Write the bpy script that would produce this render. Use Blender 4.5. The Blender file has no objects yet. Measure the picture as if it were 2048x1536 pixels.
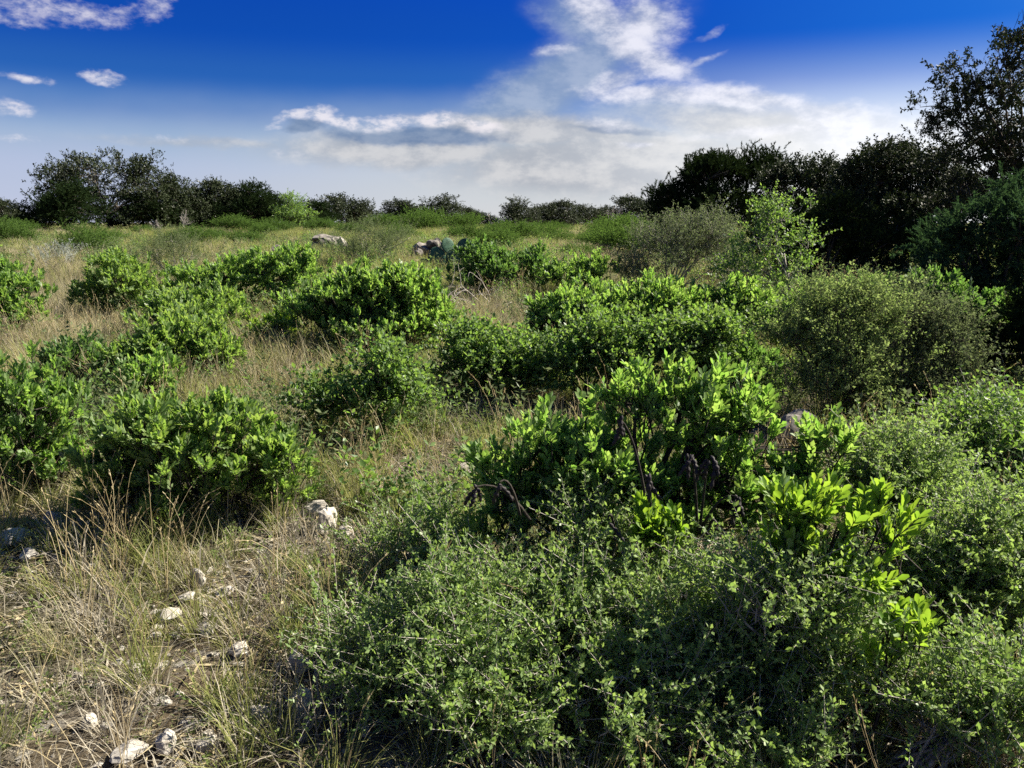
import bpy, bmesh, math
import numpy as np
from mathutils import Vector, Matrix, noise as mnoise

# ------------------------------------------------------------------ camera, sky, sun, exposure
SC = bpy.context.scene
COL = SC.collection
F = 1607.0                                   # focal length in photograph pixels (2048 wide)
PITCH = math.radians(11.36)
CAMZ = 1.75
SUN_EL, SUN_AZ = math.radians(40), math.radians(72)
SKY_STRENGTH = 0.05
EXPO = 1.52
SKY_DIV = SKY_STRENGTH * 2 ** EXPO / 1.45       # cloud and haze colours below are given as they show on screen
R = math.radians

cam = bpy.data.cameras.new('camera'); cam_o = bpy.data.objects.new('camera', cam)
COL.objects.link(cam_o); SC.camera = cam_o
cam.sensor_width = 36; cam.lens = 36 * F / 2048
cam.clip_start = 0.05; cam.clip_end = 8000
cam_o.location = (0, 0, CAMZ); cam_o.rotation_euler = (math.pi / 2 - PITCH, 0, 0)

SC.view_settings.view_transform = 'Standard'; SC.view_settings.look = 'None'
SC.view_settings.gamma = 1; SC.view_settings.use_curve_mapping = False
SC.view_settings.exposure = EXPO
SC.cycles.max_bounces = 6; SC.cycles.diffuse_bounces = 3; SC.cycles.glossy_bounces = 2
SC.cycles.transmission_bounces = 5; SC.cycles.transparent_max_bounces = 8
SC.cycles.use_denoising = False
SC.cycles.caustics_reflective = False; SC.cycles.caustics_refractive = False


def pdir(px, py):
    x = (px - 1024) / F; y = (768 - py) / F
    c, s = math.cos(PITCH), math.sin(PITCH)
    return np.array([x, c + y * s, -s + y * c])


def azel(px, py):
    d = pdir(px, py); d = d / np.linalg.norm(d)
    return math.atan2(d[0], d[1]), math.asin(d[2])


def build_world():
    w = bpy.data.worlds.new('World'); SC.world = w; w.use_nodes = True
    nt = w.node_tree; N = nt.nodes; L = nt.links
    bg = N['Background']; bg.inputs[1].default_value = SKY_STRENGTH

    def math_(op, a, b=None, c=None, clamp=False):
        n = N.new('ShaderNodeMath'); n.operation = op; n.use_clamp = clamp
        for i, v in enumerate((a, b, c)):
            if v is None: continue
            if hasattr(v, 'links'): L.new(v, n.inputs[i])
            else: n.inputs[i].default_value = v
        return n.outputs[0]

    def mapr(v, a, b, c=0.0, d=1.0, typ='SMOOTHSTEP'):
        n = N.new('ShaderNodeMapRange'); n.interpolation_type = typ
        L.new(v, n.inputs[0])
        for i, q in enumerate((a, b, c, d)): n.inputs[1 + i].default_value = q
        return n.outputs[0]

    def mix(f, a, b, mode='MIX'):
        n = N.new('ShaderNodeMix'); n.data_type = 'RGBA'; n.blend_type = mode
        for s, v in ((n.inputs[0], f), (n.inputs[6], a), (n.inputs[7], b)):
            if hasattr(v, 'links'): L.new(v, s)
            elif isinstance(v, (int, float)): s.default_value = v
            else: s.default_value = (*v, 1)
        return n.outputs[2]

    sky = N.new('ShaderNodeTexSky'); sky.sky_type = 'NISHITA'; sky.sun_disc = False
    sky.sun_elevation = SUN_EL; sky.sun_rotation = SUN_AZ
    sky.dust_density = 0.0; sky.ozone_density = 3.0
    tc = N.new('ShaderNodeTexCoord'); d = tc.outputs['Generated']
    sep = N.new('ShaderNodeSeparateXYZ'); L.new(d, sep.inputs[0])
    az = math_('ARCTAN2', sep.outputs[0], sep.outputs[1])
    el = math_('ARCSINE', sep.outputs[2])
    # clear air: deep blue overhead paling to hazy grey at the horizon
    ramp = N.new('ShaderNodeValToRGB'); cr = ramp.color_ramp; cr.interpolation = 'EASE'
    L.new(mapr(el, 0, R(30), typ='LINEAR'), ramp.inputs[0])
    stops = [(0.0, (1.05, 1.1, 1.8)), (.10, (1.0, 1.05, 1.5)), (.17, (.80, .92, 1.2)), (.24, (.36, .58, 1.05)),
             (.31, (.10, .36, .96)), (.40, (.03, .26, .98)), (.55, (.02, .25, 1.1)), (1.0, (.03, .23, .85))]
    cr.elements[0].position, cr.elements[0].color = stops[0][0], (*stops[0][1], 1)
    cr.elements[1].position, cr.elements[1].color = stops[-1][0], (*stops[-1][1], 1)
    for e_ in cr.elements: e_.color = (*[v * .06 / SKY_DIV for v in e_.color[:3]], 1)
    for p, c in stops[1:-1]:
        e = cr.elements.new(p); e.color = (*[v * .06 / SKY_DIV for v in c], 1)
    col = mix(1.0, sky.outputs[0], ramp.outputs[0], 'MULTIPLY')

    # forward scatter round the sun
    sv = (math.sin(SUN_AZ) * math.cos(SUN_EL), math.cos(SUN_AZ) * math.cos(SUN_EL), math.sin(SUN_EL))
    dt = N.new('ShaderNodeVectorMath'); dt.operation = 'DOT_PRODUCT'; L.new(d, dt.inputs[0]); dt.inputs[1].default_value = sv
    cosg = dt.outputs['Value']
    lowglow = math_('MULTIPLY', mapr(cosg, .28, .66), mapr(el, R(12), R(2)))

    def noise(scale, detail, rough=.55, off=0.0, dist=0.0):
        m = N.new('ShaderNodeMapping'); L.new(d, m.inputs[0]); m.inputs['Location'].default_value = (off, off * .7, off * 1.3)
        m.inputs['Scale'].default_value = (1, 1, 1.9)
        n = N.new('ShaderNodeTexNoise'); L.new(m.outputs[0], n.inputs['Vector'])
        n.inputs['Scale'].default_value = scale; n.inputs['Detail'].default_value = detail
        n.inputs['Roughness'].default_value = rough; n.inputs['Distortion'].default_value = dist
        return n
    fb = noise(22, 7, .62, 0.0).outputs['Fac']
    fine = noise(60, 5, .6, 3.1).outputs['Fac']
    big = noise(5, 4, .5, 7.7).outputs['Fac']
    wv = noise(14, 4, .6, 5.0).outputs['Color']
    # warped angle coordinates
    comb = N.new('ShaderNodeCombineXYZ'); L.new(az, comb.inputs[0]); L.new(el, comb.inputs[1])
    w1 = N.new('ShaderNodeVectorMath'); w1.operation = 'SUBTRACT'; L.new(wv, w1.inputs[0]); w1.inputs[1].default_value = (.5, .5, .5)
    w2 = N.new('ShaderNodeVectorMath'); w2.operation = 'MULTIPLY'; L.new(w1.outputs[0], w2.inputs[0]); w2.inputs[1].default_value = (.04, .025, 0)
    w3 = N.new('ShaderNodeVectorMath'); w3.operation = 'ADD'; L.new(comb.outputs[0], w3.inputs[0]); L.new(w2.outputs[0], w3.inputs[1])
    uv = w3.outputs[0]

    def blob(cx, cy, rx, ry, rot=0, s=1.0):
        a, e = azel(cx, cy)
        m = N.new('ShaderNodeMapping'); m.vector_type = 'TEXTURE'; L.new(uv, m.inputs[0])
        m.inputs['Location'].default_value = (a, e, 0); m.inputs['Rotation'].default_value = (0, 0, R(rot))
        m.inputs['Scale'].default_value = (rx / F, ry / F, 1)
        ln = N.new('ShaderNodeVectorMath'); ln.operation = 'LENGTH'; L.new(m.outputs[0], ln.inputs[0])
        return mapr(ln.outputs['Value'], 1.25, 0.1, 0.0, s)

    def layer(blobs, n, amp, lo, hi, opac):
        acc = None
        for b in blobs:
            v = blob(*b); acc = v if acc is None else math_('MAXIMUM', acc, v)
        x = math_('MULTIPLY_ADD', math_('SUBTRACT', n, .5), math_('MULTIPLY', amp, mapr(acc, 0.0, .25)), acc)
        return math_('MULTIPLY', mapr(x, lo, hi), opac)

    def paint(col, alpha, lo, hi, n):
        c = mix(n, tuple(v / SKY_DIV for v in lo), tuple(v / SKY_DIV for v in hi))
        return mix(alpha, col, c)
    nl = mapr(fb, .36, .66)
    # pale veil low over the horizon, brighter towards the sun
    veil = math_('MULTIPLY', mapr(math_('MULTIPLY_ADD', math_('SUBTRACT', big, .5), R(4), el), R(9.0), R(2.5)), .75)
    col = paint(col, veil, (.335, .37, .49), (.45, .46, .45), mapr(az, R(-30), R(2)))
    # generic thin cloud beyond the picture's edges
    outside = math_('MAXIMUM', mapr(math_('ABSOLUTE', az), R(42), R(60)), mapr(el, R(20), R(32)))
    gen = math_('MULTIPLY', math_('MULTIPLY', mapr(big, .52, .72), nl), math_('MULTIPLY', outside, .6))
    col = paint(col, gen, (.35, .38, .5), (.75, .75, .85), nl)
    # grey fan of shadowed cloud and the low cloud bank
    fan = layer([(1110, 165, 290, 75, 28, 1.0), (1000, 225, 190, 45, 22, .8), (1180, 60, 160, 60, -30, .8), (1380, 225, 240, 40, -4, .8)], fb, .6, .0, .9, .85)
    col = paint(col, fan, (.17, .24, .37), (.27, .33, .44), nl)
    bank = layer([(1100, 265, 330, 40, -3, .9), (1600, 265, 330, 45, -6, .95), (820, 300, 330, 50, 0, .8), (420, 285, 260, 14, 0, .45),
                  (1250, 330, 480, 80, 0, 1), (1750, 310, 260, 70, 0, 1.0)], fb, .6, .02, .75, .9)
    col = paint(col, bank, (.29, .31, .35), (.46, .46, .47), nl)
    dark = layer([(840, 272, 210, 20, 0, 1), (610, 254, 50, 14, 0, .95), (1240, 262, 130, 10, -4, .6), (1420, 215, 120, 9, -8, .5)], fine, .6, .05, .75, .85)
    col = paint(col, dark, (.09, .15, .27), (.16, .22, .33), nl)
    # the bright plume, its long tail, and small lit heaps
    plume = layer([(1200, 25, 120, 50, -32, .95), (1290, 40, 95, 60, -10, .9), (1255, 95, 85, 50, -40, .9), (1305, 125, 120, 36, -18, .9),
                   (1235, 165, 90, 34, 25, .85), (1330, 190, 230, 27, -2, .9), (1500, 200, 240, 26, -9, .95), (1680, 235, 220, 32, -13, 1.0),
                   (1760, 262, 200, 48, -4, 1.0), (1550, 262, 200, 16, 3, .7), (1410, 122, 55, 10, 22, .6), (1105, 106, 70, 14, 4, .7), (1410, 66, 45, 9, 20, .55),
                   (1210, 250, 90, 14, -6, .7), (1280, 292, 40, 9, -3, .7)], fb, 1.2, .08, 1.05, .92)
    col = paint(col, plume, (.27, .31, .42), (.60, .60, .67), mapr(fb, .32, .64))
    heaps = layer([(595, 232, 55, 13, 8, .85), (640, 232, 36, 24, 0, 1), (690, 245, 80, 17, -6, .95), (775, 243, 80, 15, 3, .95), (870, 240, 100, 18, 3, 1),
                   (965, 250, 65, 18, -8, 1), (560, 245, 60, 8, 15, .5), (50, 157, 46, 14, -4, .72), (205, 155, 48, 14, -3, .78), (22, 220, 52, 15, -10, .75), (25, 275, 45, 9, -6, .6),
                   (345, 275, 40, 8, -4, .45), (110, 18, 160, 26, -2, .62), (20, 30, 70, 18, 0, .55), (315, 8, 45, 28, 20, .6), (230, 22, 90, 18, 5, .5), (570, 305, 45, 16, 0, .4)],
                  fine, 1.3, .12, 1.15, .85)
    col = paint(col, heaps, (.36, .40, .49), (.64, .61, .64), mapr(fine, .32, .58))
    col = paint(col, math_('MULTIPLY', lowglow, .9), (.75, .76, .78), (.95, .95, .93), .6)
    halo = math_('MULTIPLY', math_('POWER', mapr(cosg, .50, 1.0, typ='LINEAR'), 1.2), .60)
    col = paint(col, halo, (.03, .25, .60), (.20, .48, .72), mapr(cosg, .66, .84))
    L.new(col, bg.inputs[0])


build_world()
sun = bpy.data.lights.new('sun', 'SUN'); sun.energy = 5.0; sun.angle = R(.53); sun.color = (1.0, .92, .78)
sun_o = bpy.data.objects.new('sun', sun); COL.objects.link(sun_o)
SUNV = Vector((math.sin(SUN_AZ) * math.cos(SUN_EL), math.cos(SUN_AZ) * math.cos(SUN_EL), math.sin(SUN_EL)))
sun_o.rotation_euler = SUNV.to_track_quat('Z', 'Y').to_euler(); sun_o.location = (20, 40, 30)


# ------------------------------------------------------------------ ground shape and pixel helpers
def g(x, y):
    x = np.asarray(x, float); y = np.asarray(y, float)
    z = 1.2 * (1 - np.exp(-np.maximum(y, -1) / 13.0))
    k = np.clip(np.hypot(x, y) / 6, 0.3, 3)
    z = z + k * (.020 * np.sin(x * 1.3 + .7) * np.cos(y * 1.1) + .012 * np.sin(2.9 * x - 1.7 * y) + .008 * np.cos(4.3 * y + 2.1 * x))
    z = z + .10 * np.exp(-((x + 3) ** 2 + (y - 19) ** 2) / 20)
    return z


def at(px, py, Y):
    d = pdir(px, py); t = Y / d[1]
    return np.array([d[0] * t, Y, CAMZ + d[2] * t])


def hit(px, py):
    d = pdir(px, py); lo, hi = .5, None; t = .5
    while t < 300:
        p = d * t
        if CAMZ + p[2] < g(p[0], p[1]): hi = t; break
        lo = t; t *= 1.03
    if hi is None: hi = 300
    for _ in range(30):
        m = (lo + hi) / 2; p = d * m
        if CAMZ + p[2] < g(p[0], p[1]): hi = m
        else: lo = m
    p = d * hi
    return np.array([p[0], p[1], float(g(p[0], p[1]))])


def proj(P):
    P = np.atleast_2d(P); c, s = math.cos(PITCH), math.sin(PITCH)
    y, z = P[:, 1], P[:, 2] - CAMZ
    dep = y * c - z * s; up = y * s + z * c
    return 1024 + F * P[:, 0] / dep, 768 - F * up / dep


# ------------------------------------------------------------------ mesh helpers
class Geo:
    def __init__(self): self.V, self.Fs, self.A, self.n = [], [], [], 0

    def add(self, V, Fs, a=0.5):
        V = np.asarray(V, float).reshape(-1, 3)
        for f in Fs: self.Fs.append(np.asarray(f, int) + self.n)
        self.V.append(V); self.A.append(np.full(len(V), a) if np.isscalar(a) else a); self.n += len(V)

    def inst(self, tV, tF, P, Rm, S, a):
        n, k = len(P), len(tV)
        if n == 0: return
        V = np.einsum('nij,kj->nki', Rm, tV) * np.asarray(S).reshape(-1, 1, 1) + P[:, None, :]
        off = (np.arange(n) * k)[:, None, None]
        Fs = [(np.asarray(f)[None] + off).reshape(-1, np.asarray(f).shape[1]) for f in tF]
        self.add(V.reshape(-1, 3), Fs, np.repeat(a, k))

    def tube(self, pts, rad, sides=4, a=.5):
        pts = np.asarray(pts, float); m = len(pts); rad = np.asarray(rad, float)
        T = np.gradient(pts, axis=0); T /= np.linalg.norm(T, axis=1)[:, None] + 1e-9
        ref = np.array([.31, .95, .05]); X = np.cross(T, ref); X /= np.linalg.norm(X, axis=1)[:, None] + 1e-9
        Y = np.cross(T, X); an = np.arange(sides) * 2 * math.pi / sides
        V = pts[:, None] + rad[:, None, None] * (np.cos(an)[None, :, None] * X[:, None] + np.sin(an)[None, :, None] * Y[:, None])
        i = np.arange(m - 1)[:, None] * sides; j = np.arange(sides)[None]; j2 = (j + 1) % sides
        q = np.stack([i + j, i + j2, i + sides + j2, i + sides + j], -1).reshape(-1, 4)
        self.add(V.reshape(-1, 3), [q], a)

    def mesh(self, name, mat, smooth=False):
        me = bpy.data.meshes.new(name)
        V = np.concatenate(self.V) if self.V else np.zeros((0, 3))
        me.vertices.add(len(V)); me.vertices.foreach_set('co', V.astype(np.float32).ravel())
        idx = np.concatenate([f.ravel() for f in self.Fs]); sizes = np.concatenate([np.full(len(f), f.shape[1]) for f in self.Fs])
        me.loops.add(len(idx)); me.loops.foreach_set('vertex_index', idx.astype(np.int32))
        me.polygons.add(len(sizes)); st = np.concatenate([[0], np.cumsum(sizes)[:-1]])
        me.polygons.foreach_set('loop_start', st.astype(np.int32))
        me.update(calc_edges=True)
        at_ = me.attributes.new('var', 'FLOAT', 'POINT'); at_.data.foreach_set('value', np.concatenate(self.A).astype(np.float32))
        if smooth: me.polygons.foreach_set('use_smooth', np.ones(len(sizes), bool))
        me.materials.append(mat)
        return me


def obj(name, me, parent=None, **props):
    o = bpy.data.objects.new(name, me); COL.objects.link(o)
    if parent is not None: o.parent = parent
    for k, v in props.items():
        if v is not None: o[k] = v
    return o


def empty(name, loc, label, cat, group=None):
    o = bpy.data.objects.new(name, None); COL.objects.link(o); o.location = loc; o.empty_display_size = .1
    o['label'] = label; o['category'] = cat
    if group: o['group'] = group
    return o


def unit(v):
    v = np.asarray(v, float); return v / (np.linalg.norm(v, axis=-1, keepdims=True) + 1e-9)


def frames(D, Nn):
    D = unit(D); X = unit(np.cross(D, Nn)); Z = np.cross(X, D)
    return np.stack([X, D, Z], -1)


def bez(a, b, c, n):
    t = np.linspace(0, 1, n)[:, None]
    return (1 - t) ** 2 * a + 2 * t * (1 - t) * b + t ** 2 * c


# ------------------------------------------------------------------ materials
def newmat(name):
    m = bpy.data.materials.new(name); m.use_nodes = True; m.node_tree.nodes.clear()
    return m, m.node_tree.nodes, m.node_tree.links


def leaf_mat(name, c1, c2, t1, t2, trans=.45, gloss=.05, rough=.4):
    m, N, L = newmat(name)
    at_ = N.new('ShaderNodeAttribute'); at_.attribute_name = 'var'
    oi = N.new('ShaderNodeObjectInfo')
    ad = N.new('ShaderNodeMath'); ad.operation = 'ADD'; L.new(at_.outputs['Fac'], ad.inputs[0]); L.new(oi.outputs['Random'], ad.inputs[1])
    fr = N.new('ShaderNodeMath'); fr.operation = 'FRACT'; L.new(ad.outputs[0], fr.inputs[0])

    def mx(a, b):
        x = N.new('ShaderNodeMix'); x.data_type = 'RGBA'; L.new(fr.outputs[0], x.inputs[0])
        x.inputs[6].default_value = (*a, 1); x.inputs[7].default_value = (*b, 1); return x.outputs[2]
    df = N.new('ShaderNodeBsdfDiffuse'); L.new(mx(c1, c2), df.inputs[0])
    tr = N.new('ShaderNodeBsdfTranslucent'); L.new(mx(t1, t2), tr.inputs[0])
    s1 = N.new('ShaderNodeMixShader'); s1.inputs[0].default_value = trans; L.new(df.outputs[0], s1.inputs[1]); L.new(tr.outputs[0], s1.inputs[2])
    if gloss <= 0:
        o = N.new('ShaderNodeOutputMaterial'); L.new(s1.outputs[0], o.inputs[0]); return m
    gl = N.new('ShaderNodeBsdfGlossy'); gl.inputs['Roughness'].default_value = rough + .22; gl.inputs[0].default_value = (1, 1, 1, 1)
    lw = N.new('ShaderNodeFresnel'); lw.inputs[0].default_value = 1.42
    mu = N.new('ShaderNodeMath'); mu.operation = 'MULTIPLY'; L.new(lw.outputs[0], mu.inputs[0]); mu.inputs[1].default_value = gloss * 6
    mu.use_clamp = True
    cap = N.new('ShaderNodeMath'); cap.operation = 'MINIMUM'; cap.inputs[1].default_value = .09; L.new(mu.outputs[0], cap.inputs[0]); mu = cap
    s2 = N.new('ShaderNodeMixShader'); L.new(mu.outputs[0], s2.inputs[0]); L.new(s1.outputs[0], s2.inputs[1]); L.new(gl.outputs[0], s2.inputs[2])
    o = N.new('ShaderNodeOutputMaterial'); L.new(s2.outputs[0], o.inputs[0])
    return m


def rough_mat(name, c1, c2, scale=20, rough=.9, bump=.3, c3=None, spots=0.0):
    m, N, L = newmat(name)
    tc = N.new('ShaderNodeTexCoord')
    nz = N.new('ShaderNodeTexNoise'); nz.inputs['Scale'].default_value = scale; nz.inputs['Detail'].default_value = 8; L.new(tc.outputs['Object'], nz.inputs['Vector'])
    rp = N.new('ShaderNodeMapRange'); rp.inputs[1].default_value = .35; rp.inputs[2].default_value = .65; L.new(nz.outputs['Fac'], rp.inputs[0])
    x = N.new('ShaderNodeMix'); x.data_type = 'RGBA'; L.new(rp.outputs[0], x.inputs[0]); x.inputs[6].default_value = (*c1, 1); x.inputs[7].default_value = (*c2, 1)
    colr = x.outputs[2]
    if c3:
        n2 = N.new('ShaderNodeTexNoise'); n2.inputs['Scale'].default_value = scale * .4; n2.inputs['Detail'].default_value = 6; L.new(tc.outputs['Object'], n2.inputs['Vector'])
        r2 = N.new('ShaderNodeMapRange'); r2.inputs[1].default_value = .58 - spots; r2.inputs[2].default_value = .66 - spots; L.new(n2.outputs['Fac'], r2.inputs[0])
        y = N.new('ShaderNodeMix'); y.data_type = 'RGBA'; L.new(r2.outputs[0], y.inputs[0]); L.new(colr, y.inputs[6]); y.inputs[7].default_value = (*c3, 1); colr = y.outputs[2]
    b = N.new('ShaderNodeBsdfPrincipled'); L.new(colr, b.inputs['Base Color']); b.inputs['Roughness'].default_value = rough
    b.inputs['Specular IOR Level'].default_value = .2
    bp = N.new('ShaderNodeBump'); bp.inputs['Strength'].default_value = bump; bp.inputs['Distance'].default_value = .02
    L.new(nz.outputs['Fac'], bp.inputs['Height']); L.new(bp.outputs[0], b.inputs['Normal'])
    o = N.new('ShaderNodeOutputMaterial'); L.new(b.outputs[0], o.inputs[0])
    return m


M = {}
M['laurel'] = leaf_mat('laurel_leaf', (.078, .155, .03), (.19, .275, .085), (.22, .44, .05), (.42, .60, .105), .5, .055, .38)
M['laurel_new'] = leaf_mat('laurel_new_leaf', (.09, .185, .02), (.14, .24, .03), (.26, .45, .03), (.40, .58, .045), .48, .05, .38)
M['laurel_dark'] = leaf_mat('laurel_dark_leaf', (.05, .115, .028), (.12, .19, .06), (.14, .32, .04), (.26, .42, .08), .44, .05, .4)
M['far_green'] = leaf_mat('far_bush_leaf', (.04, .08, .02), (.085, .13, .04), (.10, .2, .03), (.17, .28, .05), .35, 0, .5)
M['laurel_yellow'] = leaf_mat('laurel_yellowish_leaf', (.08, .155, .032), (.19, .265, .08), (.23, .43, .05), (.42, .57, .10), .48, .055, .38)
M['persimmon'] = leaf_mat('small_round_leaf', (.06, .125, .028), (.13, .20, .06), (.19, .36, .045), (.32, .48, .08), .45, .04, .42)
M['agarita'] = leaf_mat('grey_green_leaf', (.11, .185, .055), (.21, .29, .095), (.26, .42, .075), (.42, .58, .13), .42, .05, .38)
M['agarita_bright'] = leaf_mat('fresh_small_leaf', (.11, .18, .045), (.19, .27, .08), (.27, .43, .08), (.42, .58, .13), .42, .05, .38)
M['fine'] = leaf_mat('feathery_leaf', (.11, .165, .06), (.20, .255, .10), (.22, .33, .08), (.36, .45, .14), .42, 0, .5)
M['greyleaf'] = leaf_mat('grey_shrub_leaf', (.09, .12, .06), (.15, .175, .09), (.15, .21, .07), (.22, .27, .11), .35, 0, .5)
M['oak'] = leaf_mat('oak_leaf', (.016, .026, .009), (.034, .046, .016), (.02, .035, .008), (.04, .06, .012), .12, .03, .4)  # near-black leaf colour also stands in for the trees' backlit shade
M['juniper'] = leaf_mat('juniper_leaf', (.012, .024, .010), (.028, .045, .017), (.015, .028, .006), (.03, .045, .01), .18, 0, .5)  # dark juniper green, deepened to carry backlit shade in the colour
M['juniper_green'] = leaf_mat('juniper_green_leaf', (.03, .06, .03), (.055, .095, .045), (.04, .09, .03), (.07, .13, .04), .3, 0, .5)
M['silver'] = leaf_mat('silver_leaf', (.30, .33, .30), (.42, .44, .40), (.20, .24, .18), (.3, .32, .25), .3, 0, .5)
M['straw'] = leaf_mat('straw_blade', (.42, .34, .19), (.62, .53, .34), (.40, .31, .15), (.58, .48, .26), .4, 0, .5)
M['tangrass'] = leaf_mat('tan_blade', (.25, .23, .14), (.42, .385, .26), (.28, .25, .13), (.43, .39, .21), .42, 0, .5)
M['greengrass'] = leaf_mat('green_blade', (.16, .19, .06), (.31, .31, .12), (.25, .30, .07), (.42, .43, .13), .42, 0, .5)
M['greygrass'] = leaf_mat('grey_dead_blade', (.28, .25, .19), (.44, .40, .32), (.22, .19, .14), (.32, .28, .2), .3, 0, .5)
M['weed'] = leaf_mat('weed_leaf', (.10, .15, .05), (.19, .23, .085), (.2, .3, .06), (.34, .42, .12), .4, 0, .5)
M['bark'] = rough_mat('bark', (.055, .045, .035), (.11, .095, .08), 40, .95, .6)
M['darkbark'] = rough_mat('dark_bark', (.02, .017, .014), (.05, .042, .035), 50, .9, .5)
M['greytwig'] = rough_mat('grey_twig', (.22, .20, .175), (.40, .37, .33), 60, .95, .5)
M['deadwood'] = rough_mat('dead_wood', (.20, .18, .16), (.36, .34, .31), 30, .95, .6)
M['lime'] = rough_mat('limestone', (.30, .27, .23), (.50, .47, .42), 9, .95, .8, (.13, .12, .11), -.02)
M['darklime'] = rough_mat('lichen_limestone', (.11, .10, .09), (.28, .255, .225), 7, .95, .9, (.045, .042, .04), .06)
M['warmrock'] = rough_mat('warm_limestone', (.28, .20, .15), (.46, .38, .31), 6, .95, .8, (.09, .065, .05), .02)
M['pod'] = rough_mat('seed_pod', (.012, .010, .011), (.035, .028, .03), 60, .6, .3)
M['cactus'] = rough_mat('cactus_skin', (.035, .085, .05), (.06, .125, .075), 14, .55, .2)
M['spine'] = rough_mat('cactus_spine', (.35, .30, .2), (.5, .45, .33), 30, .7, .1)


def ground_mat():
    m, N, L = newmat('stony_ground')
    tc = N.new('ShaderNodeTexCoord'); P = tc.outputs['Object']

    def nz(s, d=8, r=.6):
        n = N.new('ShaderNodeTexNoise'); n.inputs['Scale'].default_value = s; n.inputs['Detail'].default_value = d; n.inputs['Roughness'].default_value = r
        L.new(P, n.inputs['Vector']); return n.outputs['Fac']

    def mr(v, a, b):
        n = N.new('ShaderNodeMapRange'); L.new(v, n.inputs[0]); n.inputs[1].default_value = a; n.inputs[2].default_value = b; return n.outputs[0]

    def mx(f, a, b):
        n = N.new('ShaderNodeMix'); n.data_type = 'RGBA'; L.new(f, n.inputs[0])
        for s, v in ((n.inputs[6], a), (n.inputs[7], b)):
            if hasattr(v, 'links'): L.new(v, s)
            else: s.default_value = (*v, 1)
        return n.outputs[2]
    c = mx(mr(nz(45), .35, .65), (.095, .08, .06), (.24, .205, .16))
    c = mx(mr(nz(1.2), .45, .6), c, mx(mr(nz(90, 4), .4, .6), (.11, .085, .055), (.23, .185, .12)))
    c = mx(mr(nz(7), .58, .66), c, mx(mr(nz(60), .4, .6), (.27, .25, .22), (.46, .43, .38)))
    c = mx(mr(nz(.35, 5), .5, .62), c, (.11, .105, .04))
    b = N.new('ShaderNodeBsdfPrincipled'); L.new(c, b.inputs['Base Color']); b.inputs['Roughness'].default_value = 1
    b.inputs['Specular IOR Level'].default_value = .1
    bp = N.new('ShaderNodeBump'); bp.inputs['Strength'].default_value = 1; bp.inputs['Distance'].default_value = .05
    L.new(nz(70, 10, .75), bp.inputs['Height']); L.new(bp.outputs[0], b.inputs['Normal'])
    o = N.new('ShaderNodeOutputMaterial'); L.new(b.outputs[0], o.inputs[0])
    return m


# ------------------------------------------------------------------ ground sheet
def build_ground():
    n = 220; u = np.linspace(-1, 1, n)
    gx = .22 * np.sinh(10.4 * u); gy = 3 + .22 * np.sinh(10.4 * u)
    X, Y = np.meshgrid(gx, gy); rng = np.random.default_rng(1)
    Z = g(X, Y)
    near = np.clip(1.5 - np.hypot(X, Y) / 14, 0, 1)
    Z = Z + near * rng.normal(0, .006, X.shape)
    V = np.stack([X, Y, Z], -1).reshape(-1, 3)
    i, j = np.meshgrid(np.arange(n - 1), np.arange(n - 1)); a = (j * n + i).ravel()
    G = Geo(); G.add(V, [np.stack([a, a + 1, a + n + 1, a + n], -1)])
    obj('ground', G.mesh('ground', ground_mat(), True), kind='structure')


build_ground()

# ------------------------------------------------------------------ leaf templates (length 1 along +Y)
T_OBOV = (np.array([(0, 0, 0), (-.14, .28, .05), (.14, .28, .05), (-.225, .66, .07), (.225, .66, .07), (-.13, .95, .03), (.13, .95, .03),
                    (0, .28, -.01), (0, .66, -.015), (0, 1.0, -.03)], float),
          [np.array([(0, 7, 1), (0, 2, 7)]), np.array([(1, 7, 8, 3), (7, 2, 4, 8), (3, 8, 9, 5), (8, 4, 6, 9)])])
T_OBOV2 = (np.array([(0, 0, 0), (.21, .62, .06), (.08, 1, 0), (-.08, 1, 0), (-.21, .62, .06), (0, .55, -.02)], float),
           [np.array([(0, 1, 5), (0, 5, 4)]), np.array([(5, 1, 2, 3)]), np.array([(5, 3, 4)])])
T_OBOV1 = (np.array([(0, 0, 0), (.23, .66, .05), (0, 1, -.02), (-.23, .66, .05)], float), [np.array([(0, 1, 2), (0, 2, 3)])])
T_ELL = (np.array([(0, 0, 0), (.26, .5, .06), (0, 1, 0), (-.26, .5, .06)], float), [np.array([(0, 1, 2), (0, 2, 3)])])
T_ROUND = (np.array([(0, 0, 0), (.36, .45, .06), (0, 1, 0), (-.36, .45, .06)], float), [np.array([(0, 1, 2), (0, 2, 3)])])
T_NARROW = (np.array([(0, 0, 0), (.11, .45, .02), (0, 1, 0), (-.11, .45, .02)], float), [np.array([(0, 1, 2, 3)])])
T_TRI = (np.array([(0, 0, 0), (.30, .75, .05), (-.22, .95, 0)], float), [np.array([(0, 1, 2)])])
T_SCALE = (np.array([(-.15, .1, 0), (.15, 0, 0), (0.03, 1, 0.05)], float), [np.array([(0, 1, 2)])])


# ------------------------------------------------------------------ twig units: leaf positions, frames, sizes and wood
class Unit:
    def __init__(self): self.p, self.R, self.s, self.w = [], [], [], []

    def leaf(self, p, d, n, s):
        self.p.append(p); self.R.append(frames(np.array([d]), np.array([n]))[0]); self.s.append(s)

    def done(self):
        self.p = np.array(self.p); self.R = np.array(self.R); self.s = np.array(self.s); return self


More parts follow.
